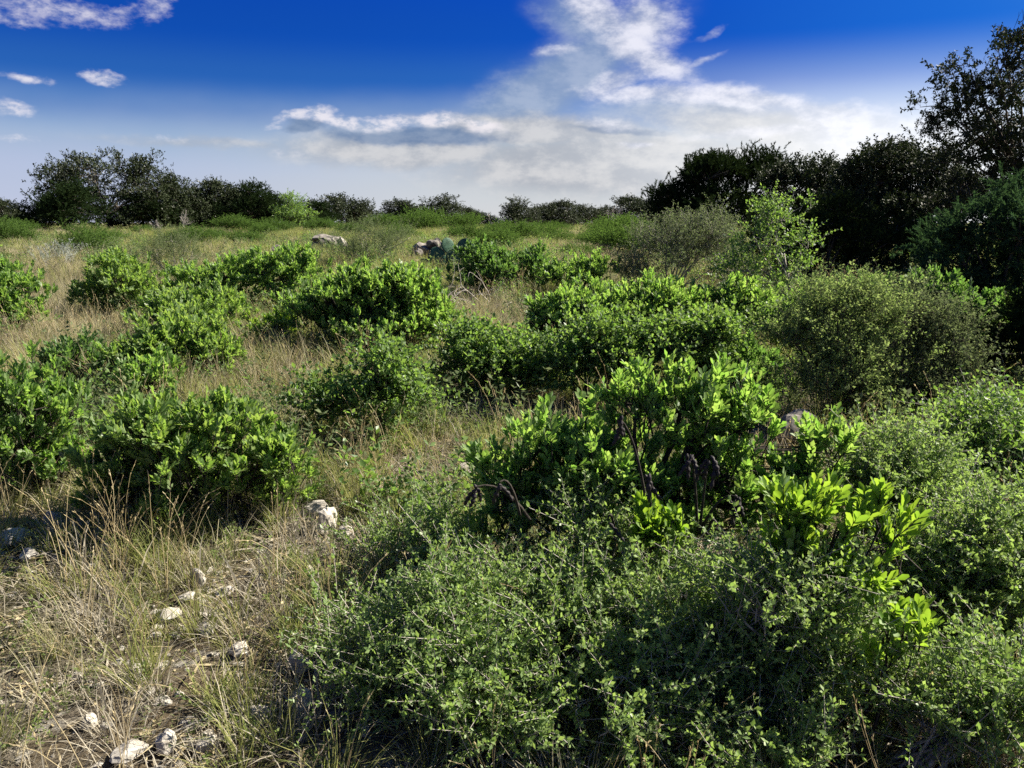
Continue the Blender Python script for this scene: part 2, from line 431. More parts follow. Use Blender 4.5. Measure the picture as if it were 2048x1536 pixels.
def u_laurel(rng):
    u = Unit(); n = rng.integers(3, 8)
    u.w.append(((0, -.10, 0), (0, .03, 0), .0035))
    for k in range(n):
        az = 2 * math.pi * (k + rng.uniform(-.3, .3)) / n; ti = R(rng.uniform(8, 44)) if k else R(4)
        d = np.array([math.sin(ti) * math.cos(az), math.cos(ti), math.sin(ti) * math.sin(az)])
        inn = np.array([-math.cos(az) * math.cos(ti), math.sin(ti), -math.sin(az) * math.cos(ti)])
        b = np.array([0, rng.uniform(-.03, .03), 0]); ln = rng.uniform(.075, .125)
        side = np.cross(d, inn); end = b + d * ln + inn * .012
        u.w.append((tuple(b), tuple(end), .0016))
        for t in (.28, .5, .72, .9):
            for s in (-1, 1):
                a = R(rng.uniform(18, 44)); ld = d * math.cos(a) + side * s * math.sin(a) + inn * rng.uniform(.0, .35)
                nn = inn + rng.normal(0, .3, 3) - side * s * .35
                u.leaf(b + (end - b) * t, ld, nn, rng.uniform(.034, .05) * (1.12 - .25 * abs(t - .6)))
        u.leaf(end, d + rng.normal(0, .15, 3), inn + rng.normal(0, .3, 3), rng.uniform(.038, .052))
    return u.done()


def u_twig(rng, length, nodes, per, ang, size, jit=.35, curve=.12, thorn=0, wr=.0022, up=0.0):
    u = Unit(); c = rng.normal(0, curve, 2); pts = []
    for t in np.linspace(0, 1, nodes + 1):
        pts.append(np.array([c[0] * t * t * length * 3 + rng.normal(0, .02) * length * .5, t * length, c[1] * t * t * length * 3 + rng.normal(0, .02) * length * .5]))
    u.w.append((tuple(pts[0] - np.array([0, .25 * length, 0])), tuple(pts[len(pts) // 2]), wr)); u.w.append((tuple(pts[len(pts) // 2]), tuple(pts[-1]), wr * .6))
    ph = rng.uniform(0, 6)
    for i in range(1, nodes + 1):
        ax = unit(pts[i] - pts[i - 1])
        for k in range(per):
            a = ph + i * 2.4 + k * 2 * math.pi / per + rng.normal(0, .4)
            e1 = unit(np.cross(ax, (0.3, .1, .9))); e2 = np.cross(ax, e1); o = e1 * math.cos(a) + e2 * math.sin(a)
            an = R(ang + rng.normal(0, 14)); d = ax * math.cos(an) + o * math.sin(an)
            u.leaf(pts[i] + rng.normal(0, .004, 3), d, ax * math.sin(an) - o * math.cos(an) + rng.normal(0, jit, 3) + np.array([0, up, 0]), size * rng.uniform(.7, 1.25))
        if thorn and rng.random() < thorn:
            o = unit(rng.normal(0, 1, 3)); u.w.append((tuple(pts[i]), tuple(pts[i] + o * .02), .0009))
    return u.done()


RU = np.random.default_rng(7)
UNITS = {
    'laurel': [u_laurel(RU) for _ in range(7)],
    'oak': [u_twig(RU, .20, 8, 2, 55, .054, .5) for _ in range(5)],
    'oakfar': [u_twig(RU, .30, 6, 2, 60, .095, .6) for _ in range(5)],
    'juniper': [u_twig(RU, .17, 13, 3, 38, .05, .5, .2) for _ in range(5)],
    'juniperfar': [u_twig(RU, .34, 9, 3, 40, .11, .5, .2) for _ in range(5)],
    'small': [u_twig(RU, .17, 10, 4, 58, .0165, .6, .22, .2, .0018) for _ in range(8)],
    'smallfar': [u_twig(RU, .2, 8, 3, 58, .026, .6, .2, 0, .0018) for _ in range(6)],
    'fine': [u_twig(RU, .24, 14, 3, 60, .022, .6, .18, .2, .0016) for _ in range(7)],
    'round': [u_twig(RU, .13, 8, 2, 50, .027, .5, .2, 0, .002) for _ in range(7)],
    'roundfar': [u_twig(RU, .26, 9, 3, 48, .038, .5, .2, 0, .002) for _ in range(6)],
}
TMPL = {'laurel': T_OBOV2, 'oak': T_ELL, 'oakfar': T_ELL, 'juniper': T_SCALE, 'juniperfar': T_SCALE, 'small': T_ELL, 'smallfar': T_TRI,
        'fine': T_SCALE, 'round': T_ROUND, 'roundfar': T_ELL}
CAMP = np.array([0, 0, CAMZ])
STATS = {}


def grow(rng, base, lobes, ukind, n_clump, per, clump_r, scale=1.0, shell=.62, up=.8, out=.7, rnd=.35, stems=8, stem_r=.012,
         zmin=.04, spread=.08, twigs=True, trunk=None, sides=4, branch_r=None, droop=0.0, low=-.35, esc=.1, esc_r=.35):
    """returns wood Geo and leaf arrays (P, R, S) in world space"""
    W = Geo(); L = np.array([l[0] for l in lobes]); Rr = np.array([l[1] for l in lobes])
    wts = Rr[:, 0] * Rr[:, 2]; wts = wts / wts.sum()
    C, O = [], []; tries = 0
    while len(C) < n_clump and tries < n_clump * 40:
        tries += 1
        i = rng.choice(len(L), p=wts); v = unit(rng.normal(0, 1, 3))
        if v[2] < low: v[2] = -v[2]
        f = rng.uniform(shell, 1.0) if rng.random() > .14 else rng.uniform(.1, max(shell, .2))
        if rng.random() < esc and v[2] > 0: f = rng.uniform(1.0, 1.0 + esc_r)
        p = L[i] + v * Rr[i] * f
        ins = min(np.linalg.norm((p - L[j]) / Rr[j]) for j in range(len(L)) if j != i) if len(L) > 1 else 9
        if ins < .6 and rng.random() < .8: continue
        if p[2] < g(p[0], p[1]) + zmin: continue
        C.append(p); O.append(unit(v / Rr[i] * Rr[i].mean()))
    C = np.array(C); O = np.array(O)
    # main stems
    nodes = []; base = np.asarray(base, float)
    starts = []
    if trunk:                                   # trunk = (height, radius, lean xy)
        h, r, lean = trunk; top = base + np.array([lean[0], lean[1], h])
        pts = bez(base - np.array([0, 0, .08]), base + np.array([lean[0] * .2 + rng.normal(0, .04), lean[1] * .2, h * .55]), top, 9)
        rad = np.linspace(r * 1.25, r * .72, 9); rad[0] *= 1.3
        W.tube(pts, rad, max(sides, 6)); starts = [pts[-1], pts[-2], pts[-3]]
    for k in range(stems):
        i = k % len(L) if k < len(L) else rng.choice(len(L), p=wts)
        tgt = L[i] + unit(rng.normal(0, 1, 3)) * Rr[i] * .55 + np.array([0, 0, Rr[i][2] * .15])
        if trunk: b = starts[rng.integers(0, len(starts))]
        else:
            a = rng.uniform(0, 2 * math.pi); b = base + np.array([math.cos(a), math.sin(a), 0]) * spread * math.sqrt(rng.random())
            b[2] = g(b[0], b[1]) - .02
        mid = b * .5 + tgt * .5 + np.array([0, 0, .18 * np.linalg.norm(tgt - b)]) + rng.normal(0, .05 * np.linalg.norm(tgt - b), 3)
        if trunk: mid = b * .55 + tgt * .45 + rng.normal(0, .1 * np.linalg.norm(tgt - b), 3)
        pts = bez(b, mid, tgt, 8); pts[1:-1] += rng.normal(0, .012 * np.linalg.norm(tgt - b), (6, 3))
        r0 = stem_r * rng.uniform(.7, 1.2); W.tube(pts, np.linspace(r0, r0 * .4, 8), sides); nodes.append(pts[2:])
    nodes = np.concatenate(nodes); br = branch_r or stem_r * .38
    for c in C:
        dd = np.linalg.norm(nodes - c, axis=1) + np.maximum(0, nodes[:, 2] - c[2]) * .8
        q = nodes[np.argmin(dd)]
        mid = (q + c) / 2 + np.array([0, 0, -droop]) + rng.normal(0, .08 * np.linalg.norm(c - q), 3)
        W.tube(bez(q, mid, c, 3), np.linspace(br, br * .45, 3), 3)
    # tips
    n = len(C) * per; ci = np.repeat(np.arange(len(C)), per)
    off = rng.normal(0, 1, (n, 3)) * clump_r * .55; off[:, 2] *= .7
    P = C[ci] + off
    D = unit(O[ci] * out + np.array([0, 0, up]) + rng.normal(0, rnd, (n, 3)) + unit(off) * .25)
    ok = P[:, 2] > g(P[:, 0], P[:, 1]) + zmin * .5
    P, D, ci = P[ok], D[ok], ci[ok]; n = len(P)
    Rm = frames(D, unit(rng.normal(0, 1, (n, 3)))); S = scale * rng.uniform(.75, 1.2, n)
    kind = UNITS[ukind]; which = rng.integers(0, len(kind), n)
    LP, LR, LS = [], [], []
    for k, u in enumerate(kind):
        s = which == k
        if not s.any(): continue
        p, r, sc = P[s], Rm[s], S[s]
        LP.append((np.einsum('nij,kj->nki', r, u.p) * sc[:, None, None] + p[:, None]).reshape(-1, 3))
        LR.append(np.einsum('nij,kjl->nkil', r, u.R).reshape(-1, 3, 3)); LS.append((sc[:, None] * u.s[None]).ravel())
        if twigs:
            for a, b, rad in u.w:
                a = np.array(a); b = np.array(b); ln = np.linalg.norm(b - a); fr = frames((b - a)[None], np.array([[.3, .2, .9]]))[0]
                tv = np.array([(math.cos(q) * rad, y, math.sin(q) * rad) for y in (0, ln) for q in (0, 2.09, 4.19)]); tv = tv @ fr.T + a
                tf = [np.array([(0, 1, 4, 3), (1, 2, 5, 4), (2, 0, 3, 5)])]
                W.inst(tv, tf, p, r, sc, np.full(len(p), .5))
    return W, np.concatenate(LP), np.concatenate(LR), np.concatenate(LS)


def plant(name, label, cat, Y, bx, ells, ukind, n_clump, per, clump_r, mat, wood='bark', seed=0, group=None, leaf_parts=0, leaf_name='leaf',
          tree=False, tmpl=None, deep=1.0, rag=3, arch=0, **kw):
    """ells: crown ellipses in photo pixels (cx, cy, rx, ry[, dY]) standing at distance Y"""
    rng = np.random.default_rng(seed + 1000)
    b = at(bx, 600, Y); b[2] = g(b[0], Y)
    lobes = []
    for e in ells:
        y = Y + (e[4] if len(e) > 4 else rng.uniform(-.25, .25) * e[2] / F * Y)
        c = at(e[0], e[1], y); rx, rz = e[2] / F * y, e[3] / F * y
        rr = np.array([rx, deep * .5 * (rx + max(rx, rz)), rz]); lobes.append((c, rr * .94))
        for _ in range(rag):                        # smaller bulges break the outline
            v = unit(rng.normal(0, 1, 3)); v[2] = abs(v[2]) if rng.random() < .75 else v[2]
            lobes.append((c + v * rr * .78, rr * rng.uniform(.28, .5)))
    W, LP, LR, LS = grow(rng, b, lobes, ukind, int(n_clump * .86) + 1, per, clump_r, **kw)
    LS = LS * 1.07
    for _ in range(arch):                            # long bare arching twigs that leave the crown
        c, rr = lobes[rng.integers(0, len(lobes))]; v = unit(rng.normal(0, 1, 3)); v[2] = abs(v[2]) * .8 + .2
        p0 = c + v * rr * .55; p2 = c + v * rr * 1.1 + unit(rng.normal(0, 1, 3)) * .12; p1 = (p0 + p2) / 2 + np.array([0, 0, .07])
        q = bez(p0, p1, p2, 7); q[1:] += rng.normal(0, .006, (6, 3)); W.tube(q, np.linspace(.0032, .0012, 7), 4)
        for k in range(2, 6):
            o = unit(rng.normal(0, 1, 3)); W.tube([q[k], q[k] + o * rng.uniform(.02, .06)], [.0014, .0006], 3)
    root = empty(name, tuple(b), label, cat, group)
    tV, tF = tmpl or TMPL[ukind]
    wm = W.mesh('stems', M[wood], True); wm.transform(Matrix.Translation(-Vector(b)))
    obj('trunk' if tree else 'stems', wm, root)
    keep = np.ones(len(LP), bool)
    if leaf_parts:
        score = np.linalg.norm(LP - CAMP, axis=1) / LS
        px, py = proj(LP); score = np.where((px > -20) & (px < 2068) & (py < 1560), score, 1e9)
        sel = np.argsort(score)[:leaf_parts]; keep[sel] = False
        G = Geo(); G.add(T_OBOV[0], T_OBOV[1], .5); lm = G.mesh('leaf', M[mat], True)
        for i in sel:
            o = obj(leaf_name, lm, root); m = Matrix(LR[i].tolist()).to_4x4()
            o.matrix_local = Matrix.Translation(Vector(LP[i] - b)) @ m @ Matrix.Scale(LS[i], 4)
    G = Geo(); G.inst(tV, tF, LP[keep] - b, LR[keep], LS[keep], rng.random(keep.sum()))
    fm = G.mesh('crown' if tree else 'foliage', M[mat])
    obj('crown' if tree else 'foliage', fm, root, kind='stuff')
    STATS[label[:40]] = int(keep.sum())
    return root, b, lobes


def dup(root, Y, bx, scale, rot, label, group=None, name=None):
    r = root.copy(); COL.objects.link(r)
    b = at(bx, 600, Y); r.location = (b[0], Y, float(g(b[0], Y))); r.rotation_euler = (0, 0, rot)
    r.scale = scale if hasattr(scale, '__len__') else (scale,) * 3
    r['label'] = label
    if group: r['group'] = group
    if name: r.name = name
    for ch in root.children:
        c = ch.copy(); COL.objects.link(c); c.parent = r
    return r


def branchy(rng, W, p, d, length, r, depth, out=None, gravity=.0, splits=(2, 3), bend=.25, shrink=.68, ang=32):
    """recursive bare branching"""
    n = 5; pts = [np.array(p)]; dd = unit(np.array(d, float))
    for _ in range(n - 1):
        dd = unit(dd + rng.normal(0, bend * .35, 3) + np.array([0, 0, gravity])); pts.append(pts[-1] + dd * length / (n - 1))
    W.tube(pts, np.linspace(r, r * .62, n), 5 if depth > 2 else 3)
    if depth <= 0: return
    for k in range(rng.integers(splits[0], splits[1] + 1)):
        a = R(ang * rng.uniform(.5, 1.3)); o = unit(np.cross(dd, rng.normal(0, 1, 3)))
        st = pts[-1] if k == 0 else pts[rng.integers(2, n)]
        branchy(rng, W, st, dd * math.cos(a) + o * math.sin(a), length * shrink * rng.uniform(.8, 1.15), r * .6, depth - 1, None, gravity, splits, bend, shrink, ang)


def dead_tree(label, Y, bx, h, seed, name='dead_tree', lean=(0, 0), mat='deadwood', spread=38, depth=4, r=.1, cat='dead tree', group=None):
    rng = np.random.default_rng(seed); b = at(bx, 600, Y); b[2] = g(b[0], Y)
    W = Geo()
    for k in range(3):
        branchy(rng, W, np.array([rng.normal(0, .05), rng.normal(0, .05), -.05]), (lean[0] + rng.normal(0, .45), lean[1] + rng.normal(0, .45), 1), h * .34, r, depth, None, .04, (2, 3), .3, .72, spread)
    root = empty(name, tuple(b), label, cat, group)
    obj('branches', W.mesh('branches', M[mat], True), root)
    return root


def rock_mesh(seed, dims, sub=3, rough=.28, flat=.5, mat='lime'):
    bm = bmesh.new(); bmesh.ops.create_icosphere(bm, subdivisions=sub, radius=1)
    rng = np.random.default_rng(seed); off = Vector(rng.uniform(-50, 50, 3))
    planes = [(unit(rng.normal(0, 1, 3)), rng.uniform(.55, .9)) for _ in range(9)]
    for v in bm.verts:
        p = v.co.copy()
        for nn, d in planes:                       # fracture faces
            nv = Vector(nn); q = p.dot(nv)
            if q > d: p -= nv * (q - d)
        k = 1 + rough * mnoise.noise(p * 1.3 + off) + rough * .45 * mnoise.noise(p * 3.7 + off) + rough * .25 * mnoise.noise(p * 9 + off)
        p *= k; v.co = Vector((p.x * dims[0] / 2, p.y * dims[1] / 2, p.z * dims[2] / 2))
    me = bpy.data.meshes.new('rock'); bm.to_mesh(me); bm.free(); me.materials.append(M[mat])
    return me


def rock(label, px, py, w, h, seed, mat='lime', depth=None, sink=.3, Y=None, name='rock', rot=None, group=None, zoff=0):
    p = hit(px, py) if Y is None else at(px, 600, Y)
    if Y is not None: p[2] = g(p[0], Y)
    dist = math.hypot(p[1], CAMZ - p[2]); W_, H_ = w / F * dist, h / F * dist
    me = rock_mesh(seed, (W_ * 1.1, depth or W_ * .8, H_ * 1.35), 3, .28, .5, mat)
    o = obj(name, me, None, label=label, category='rock', group=group)
    o.location = (p[0], p[1], p[2] + H_ * (.5 - sink * .5) + zoff); o.rotation_euler = (0, 0, rot if rot is not None else (seed * 1.7) % 3)
    return o
# ------------------------------------------------------------------ far trees along the skyline
def far_protos():
    out = {}
    return out


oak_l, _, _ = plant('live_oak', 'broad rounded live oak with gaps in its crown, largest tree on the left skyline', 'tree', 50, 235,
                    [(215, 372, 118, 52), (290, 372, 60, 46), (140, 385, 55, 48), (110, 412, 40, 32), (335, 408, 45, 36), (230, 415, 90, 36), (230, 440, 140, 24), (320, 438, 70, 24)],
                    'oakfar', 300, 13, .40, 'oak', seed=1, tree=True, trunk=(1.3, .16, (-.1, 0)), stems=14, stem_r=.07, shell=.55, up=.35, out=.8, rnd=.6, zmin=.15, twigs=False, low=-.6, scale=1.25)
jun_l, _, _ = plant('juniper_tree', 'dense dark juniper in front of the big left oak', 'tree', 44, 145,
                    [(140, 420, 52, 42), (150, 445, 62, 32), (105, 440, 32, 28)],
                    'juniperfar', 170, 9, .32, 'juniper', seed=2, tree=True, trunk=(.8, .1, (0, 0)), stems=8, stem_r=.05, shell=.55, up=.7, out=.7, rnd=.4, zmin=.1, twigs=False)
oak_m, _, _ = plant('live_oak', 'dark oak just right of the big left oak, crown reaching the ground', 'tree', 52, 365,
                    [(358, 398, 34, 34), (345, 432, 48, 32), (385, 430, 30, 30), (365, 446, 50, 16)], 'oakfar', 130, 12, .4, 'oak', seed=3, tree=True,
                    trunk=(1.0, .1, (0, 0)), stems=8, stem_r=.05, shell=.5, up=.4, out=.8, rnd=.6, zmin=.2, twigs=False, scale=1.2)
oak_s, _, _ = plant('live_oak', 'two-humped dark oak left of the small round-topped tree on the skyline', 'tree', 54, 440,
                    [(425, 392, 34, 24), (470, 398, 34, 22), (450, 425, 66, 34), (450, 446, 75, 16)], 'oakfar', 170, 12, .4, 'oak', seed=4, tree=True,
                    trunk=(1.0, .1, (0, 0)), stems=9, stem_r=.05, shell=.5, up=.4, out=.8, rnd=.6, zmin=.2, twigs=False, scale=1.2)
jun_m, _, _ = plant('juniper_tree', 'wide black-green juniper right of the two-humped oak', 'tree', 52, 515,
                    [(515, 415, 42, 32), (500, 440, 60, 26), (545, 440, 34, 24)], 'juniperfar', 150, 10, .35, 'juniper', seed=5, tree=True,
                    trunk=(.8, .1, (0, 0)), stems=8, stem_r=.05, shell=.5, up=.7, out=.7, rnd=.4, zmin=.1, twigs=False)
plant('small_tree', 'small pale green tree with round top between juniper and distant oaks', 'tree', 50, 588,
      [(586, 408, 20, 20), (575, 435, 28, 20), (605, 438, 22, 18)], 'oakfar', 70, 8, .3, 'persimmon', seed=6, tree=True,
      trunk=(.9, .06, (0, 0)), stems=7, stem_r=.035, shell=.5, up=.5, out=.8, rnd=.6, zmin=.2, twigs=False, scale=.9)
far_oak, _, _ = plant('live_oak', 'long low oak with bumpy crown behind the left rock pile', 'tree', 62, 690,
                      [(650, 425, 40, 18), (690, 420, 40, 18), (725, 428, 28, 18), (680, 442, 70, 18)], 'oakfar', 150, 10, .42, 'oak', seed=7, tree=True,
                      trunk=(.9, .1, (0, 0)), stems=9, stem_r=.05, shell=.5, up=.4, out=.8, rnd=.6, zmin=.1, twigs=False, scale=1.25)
dup(oak_s, 70, 795, (.95, .95, .75), 1.0, 'smaller pointed oak left of the round black oak above the rock piles', name='live_oak')
dup(oak_m, 66, 885, (1.4, 1.2, .78), 2.2, 'round black oak alone on the skyline above the cactus', name='live_oak')
dup(oak_s, 78, 930, (.6, .6, .62), .4, 'low grey-green tree just left of the leafless grey tree', name='live_oak')
dup(oak_m, 58, 1042, (.8, .8, .65), 4.0, 'bushy green tree touching the leafless grey tree on its right', name='live_oak')
dup(oak_s, 80, 1128, (1.2, 1.2, .8), 3.0, 'first thin-crowned tree right of the gap on the distant skyline', name='live_oak')
dup(far_oak, 84, 1170, (1.1, 1.1, .9), .2, 'long hazy tree between thin-crowned tree and upright dead snag', name='live_oak')
dup(oak_s, 72, 1255, (1.1, 1.1, .85), 5.0, 'dusky tree right of the upright dead snag', name='live_oak')
dup(far_oak, 90, 1210, (.7, .7, .9), 2.2, 'low distant tree under the upright dead snag', name='live_oak')
dup(oak_m, 60, 1300, (.7, .7, .75), 1.2, 'low dark tree at the left foot of the black juniper', name='live_oak')
dup(oak_s, 60, 15, (.75, .75, .7), 2.0, 'small ragged tree at the left edge of the skyline', name='live_oak')
dup(oak_m, 70, 52, .6, 2.9, 'tiny distant tree between the left edge tree and the juniper', name='live_oak')
dup(far_oak, 95, 745, .5, 1.4, 'faint low tree line bump right of the long low oak', name='live_oak')
for k, (px, Y, sx, sz, lab) in enumerate([(300, 50, 1.1, .75, 'dark juniper tucked under the right side of the big left oak'), (395, 53, .9, .9, 'dark juniper closing the gap left of the two-humped oak'),
        (470, 55, 1.1, .85, 'dark juniper behind the two-humped oak'), (560, 54, .9, .75, 'dark juniper behind the small pale green tree'), (630, 58, 1.0, .65, 'dark juniper joining the small pale tree to the long low oak'),
        (740, 66, 1.0, .5, 'dark low juniper at the right end of the long low oak'), (820, 70, 1.2, .55, 'dark low juniper left of the round black oak'), (90, 50, .8, .6, 'dark juniper at the left foot of the big left oak'),
        (1090, 84, 1.3, .5, 'low far juniper in the gap right of the leafless grey tree'), (950, 80, 1.2, .5, 'low far juniper left of the leafless grey tree')]):
    dup(jun_m, Y, px, (sx, sx, sz), k * 2.1, lab, 'junipers of the far tree line', name='juniper_tree')
dead_tree('leafless grey spreading tree on the middle of the skyline', 58, 995, 1.55, 11, lean=(-.5, 0), spread=30)
dead_tree('upright dead snag with thin bare branches on the right skyline', 62, 1217, 2.0, 12, spread=22, r=.10)
dead_tree('bare arching dead branches left of the black juniper', 48, 1300, 1.3, 13, lean=(-.9, 0), spread=26, r=.08)
dead_tree('faint bare treetop rising between the left oaks', 56, 545, 2.3, 14, spread=28, r=.08)
dead_tree('pale dead stems standing before the two-humped oak', 42, 378, 1.2, 15, name='dead_sapling', spread=18, depth=4, r=.045)
dead_tree('grey fallen dead limbs under the big left oak', 43, 315, 1.0, 16, name='dead_limbs', lean=(1.2, 0), spread=30, depth=4, r=.06)

# ------------------------------------------------------------------ dark trees on the right
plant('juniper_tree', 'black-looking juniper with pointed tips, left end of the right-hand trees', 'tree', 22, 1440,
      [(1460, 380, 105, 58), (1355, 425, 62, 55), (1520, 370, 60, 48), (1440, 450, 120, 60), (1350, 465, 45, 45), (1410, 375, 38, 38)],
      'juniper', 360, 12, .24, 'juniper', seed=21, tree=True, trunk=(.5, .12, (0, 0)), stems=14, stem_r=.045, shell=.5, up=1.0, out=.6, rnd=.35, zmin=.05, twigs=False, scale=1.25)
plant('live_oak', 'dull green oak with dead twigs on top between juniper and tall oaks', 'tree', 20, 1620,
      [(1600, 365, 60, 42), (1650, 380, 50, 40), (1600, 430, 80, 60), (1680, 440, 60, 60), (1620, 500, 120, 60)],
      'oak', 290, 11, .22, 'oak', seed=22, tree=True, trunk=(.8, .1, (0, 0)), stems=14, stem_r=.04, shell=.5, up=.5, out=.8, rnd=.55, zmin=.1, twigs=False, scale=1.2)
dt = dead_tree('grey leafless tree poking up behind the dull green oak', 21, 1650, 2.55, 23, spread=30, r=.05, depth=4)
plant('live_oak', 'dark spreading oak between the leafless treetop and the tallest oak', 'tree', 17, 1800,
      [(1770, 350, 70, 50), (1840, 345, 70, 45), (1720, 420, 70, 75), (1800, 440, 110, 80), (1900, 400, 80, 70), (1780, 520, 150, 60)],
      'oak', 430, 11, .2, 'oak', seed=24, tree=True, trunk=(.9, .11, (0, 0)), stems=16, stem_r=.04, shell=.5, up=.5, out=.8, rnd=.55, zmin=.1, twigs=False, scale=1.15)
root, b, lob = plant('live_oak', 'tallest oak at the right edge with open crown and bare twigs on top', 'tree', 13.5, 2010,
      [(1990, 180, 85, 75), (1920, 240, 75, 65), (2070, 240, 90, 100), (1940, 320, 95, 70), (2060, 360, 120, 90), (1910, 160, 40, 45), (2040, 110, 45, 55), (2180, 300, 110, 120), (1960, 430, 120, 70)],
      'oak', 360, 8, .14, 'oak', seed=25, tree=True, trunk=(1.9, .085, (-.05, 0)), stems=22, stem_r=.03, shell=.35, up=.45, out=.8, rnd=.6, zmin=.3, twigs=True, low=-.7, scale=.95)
rng = np.random.default_rng(26); Wd = Geo()
for px, py, dx in ((2000, 150, .2), (2030, 140, .5), (2060, 120, .1)):
    p = at(px, py, 13.5) - b
    branchy(rng, Wd, p, (dx, 0, 1), .42, .012, 3, None, .05, (2, 2), .3, .7, 30)
obj('bare_twigs', Wd.mesh('bare_twigs', M['darkbark'], True), root)
plant('juniper_bush', 'feathery blue-green juniper bush filling the right edge below the tallest oak', 'juniper', 8.2, 2010,
      [(1990, 480, 90, 90), (2060, 440, 80, 70), (1900, 520, 70, 75), (2010, 590, 130, 110), (1900, 600, 70, 80), (2140, 560, 120, 150), (1960, 690, 100, 70)],
      'juniper', 330, 9, .15, 'juniper_green', seed=27, trunk=(.3, .06, (0, 0)), stems=16, stem_r=.025, shell=.5, up=.5, out=.8, rnd=.5, zmin=.05, twigs=False, scale=.85)
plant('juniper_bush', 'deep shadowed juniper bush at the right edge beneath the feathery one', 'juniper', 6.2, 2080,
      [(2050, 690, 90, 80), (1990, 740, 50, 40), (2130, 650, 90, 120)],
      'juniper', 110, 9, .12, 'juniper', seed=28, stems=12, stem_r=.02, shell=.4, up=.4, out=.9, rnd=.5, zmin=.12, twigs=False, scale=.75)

# ------------------------------------------------------------------ low shrubs in the far grass
lb, _, _ = plant('evergreen_bush', 'bright green rounded bush at the left edge of the far grass', 'bush', 24, 15,
                 [(10, 475, 45, 22), (40, 485, 25, 14)], 'roundfar', 100, 9, .2, 'far_green', seed=31, stems=8, stem_r=.012, shell=.4, twigs=False, scale=.8)
lb2, _, _ = plant('evergreen_bush', 'dark shaded bush below the left juniper, standing in pale grass', 'bush', 19, 165,
                  [(160, 492, 50, 26), (185, 500, 30, 16)], 'roundfar', 100, 9, .2, 'far_green', seed=32, stems=8, stem_r=.012, shell=.4, twigs=False, scale=.7)
FARB = [(470, 455, 40, .9, 'long low green bush at the foot of the two-humped oak'), (560, 450, 42, .9, 'bright green bush under the small pale green tree'),
        (540, 462, 34, .55, 'small bush in front of the wide black-green juniper'), (655, 445, 44, .8, 'green bush below the left half of the long low oak'),
        (835, 430, 48, 1.5, 'large bright green bush below the round black oak'), (765, 440, 52, 1.0, 'grey-green bush left of the large bright green bush'),
        (930, 440, 50, 1.1, 'low green bush right of the large bright green bush'), (1000, 455, 36, .7, 'small bush under the leafless grey tree'),
        (1035, 472, 27, .8, 'green shrub in tan grass right of the cactus, nearer one'), (1075, 462, 32, .7, 'green shrub in tan grass right of the cactus, farther one'),
        (1110, 452, 46, .8, 'low shrub beneath the thin-crowned distant tree'), (1230, 462, 30, .9, 'long green shrub below the dusky tree'),
        (1265, 470, 25, .9, 'dark green shrub against the left foot of the black juniper'), (1190, 482, 24, .7, 'shaded shrub left of the dark green shrub by the juniper'),
        (435, 470, 30, .45, 'tiny dark bush alone in grass before the two-humped oak'), (700, 452, 36, .6, 'small bush directly behind the left rock pile'),
        (235, 474, 27, .55, 'low bush in open grass directly below the big left oak'), (405, 482, 23, .6, 'lone shrub in the left field behind the long laurel thicket'),
        (500, 478, 24, .5, 'small shrub left of the small grey pointed rock'), (790, 462, 30, .7, 'shrub on the rise between the two rock piles'),
        (925, 462, 27, .6, 'shrub on the rise just right of the cactus rocks'), (1000, 486, 20, .6, 'mid-field green shrub above the dark fallen branch'),
        (1120, 470, 26, .6, 'shrub in the middle of the tan strip at right'), (1150, 505, 17, .35, 'tiny shrub in tan grass above the small bright laurel'),
        (1225, 500, 18, .7, 'dark low shrub left of the grey-green thorny shrub'), (20, 505, 17, .3, 'small tuft of green shrub by the left edge in tan grass'),
        (300, 462, 38, .5, 'low bush under the right side of the big left oak'), (60, 462, 36, .7, 'low dark bush in the gap at far left')]
for k, (px, py, Y, s, lab) in enumerate(FARB):
    dup(lb2 if k % 3 == 1 else lb, Y, px, (s * 1.7, s * 1.5, s * 1.15), k * 1.3, lab, 'low bushes in the far grass', name='evergreen_bush')
plant('grey_shrub', 'airy grey-green shrub among left laurels, right of the dark shaded bush', 'shrub', 13, 345,
      [(340, 510, 50, 38), (370, 530, 45, 35), (310, 530, 40, 30)], 'fine', 90, 5, .1, 'greyleaf', 'greytwig', seed=41, stems=12, stem_r=.01, shell=.3, twigs=False)
plant('grey_shrub', 'tall wispy shrub between the left rock pile and the cactus', 'shrub', 15.5, 745,
      [(740, 500, 65, 36), (790, 495, 45, 32), (700, 525, 50, 30)], 'fine', 120, 5, .12, 'greyleaf', 'greytwig', seed=42, stems=16, stem_r=.01, shell=.3, twigs=False, scale=1.2)
plant('grey_shrub', 'grey-green thorny shrub in front of the black juniper', 'shrub', 11, 1340,
      [(1330, 520, 75, 60), (1410, 530, 60, 70), (1270, 560, 40, 35), (1420, 480, 40, 40)], 'smallfar', 210, 7, .12, 'greyleaf', 'greytwig', seed=43, esc=.2, rag=4, stems=18, stem_r=.012, shell=.35, twigs=True)
plant('juniper_bush', 'dark juniper bush in shade right behind the slender sapling', 'juniper', 13.5, 1640,  # grey shrub below the trees; their shade is put into its dark juniper colour
      [(1560, 480, 80, 60), (1650, 470, 80, 70), (1740, 490, 80, 60), (1820, 500, 70, 60), (1600, 540, 110, 45), (1740, 550, 120, 45)], 'juniper', 300, 8, .15, 'juniper', seed=44, stems=16, stem_r=.02, shell=.35, up=.8, out=.6, rnd=.5, twigs=False, scale=.95)


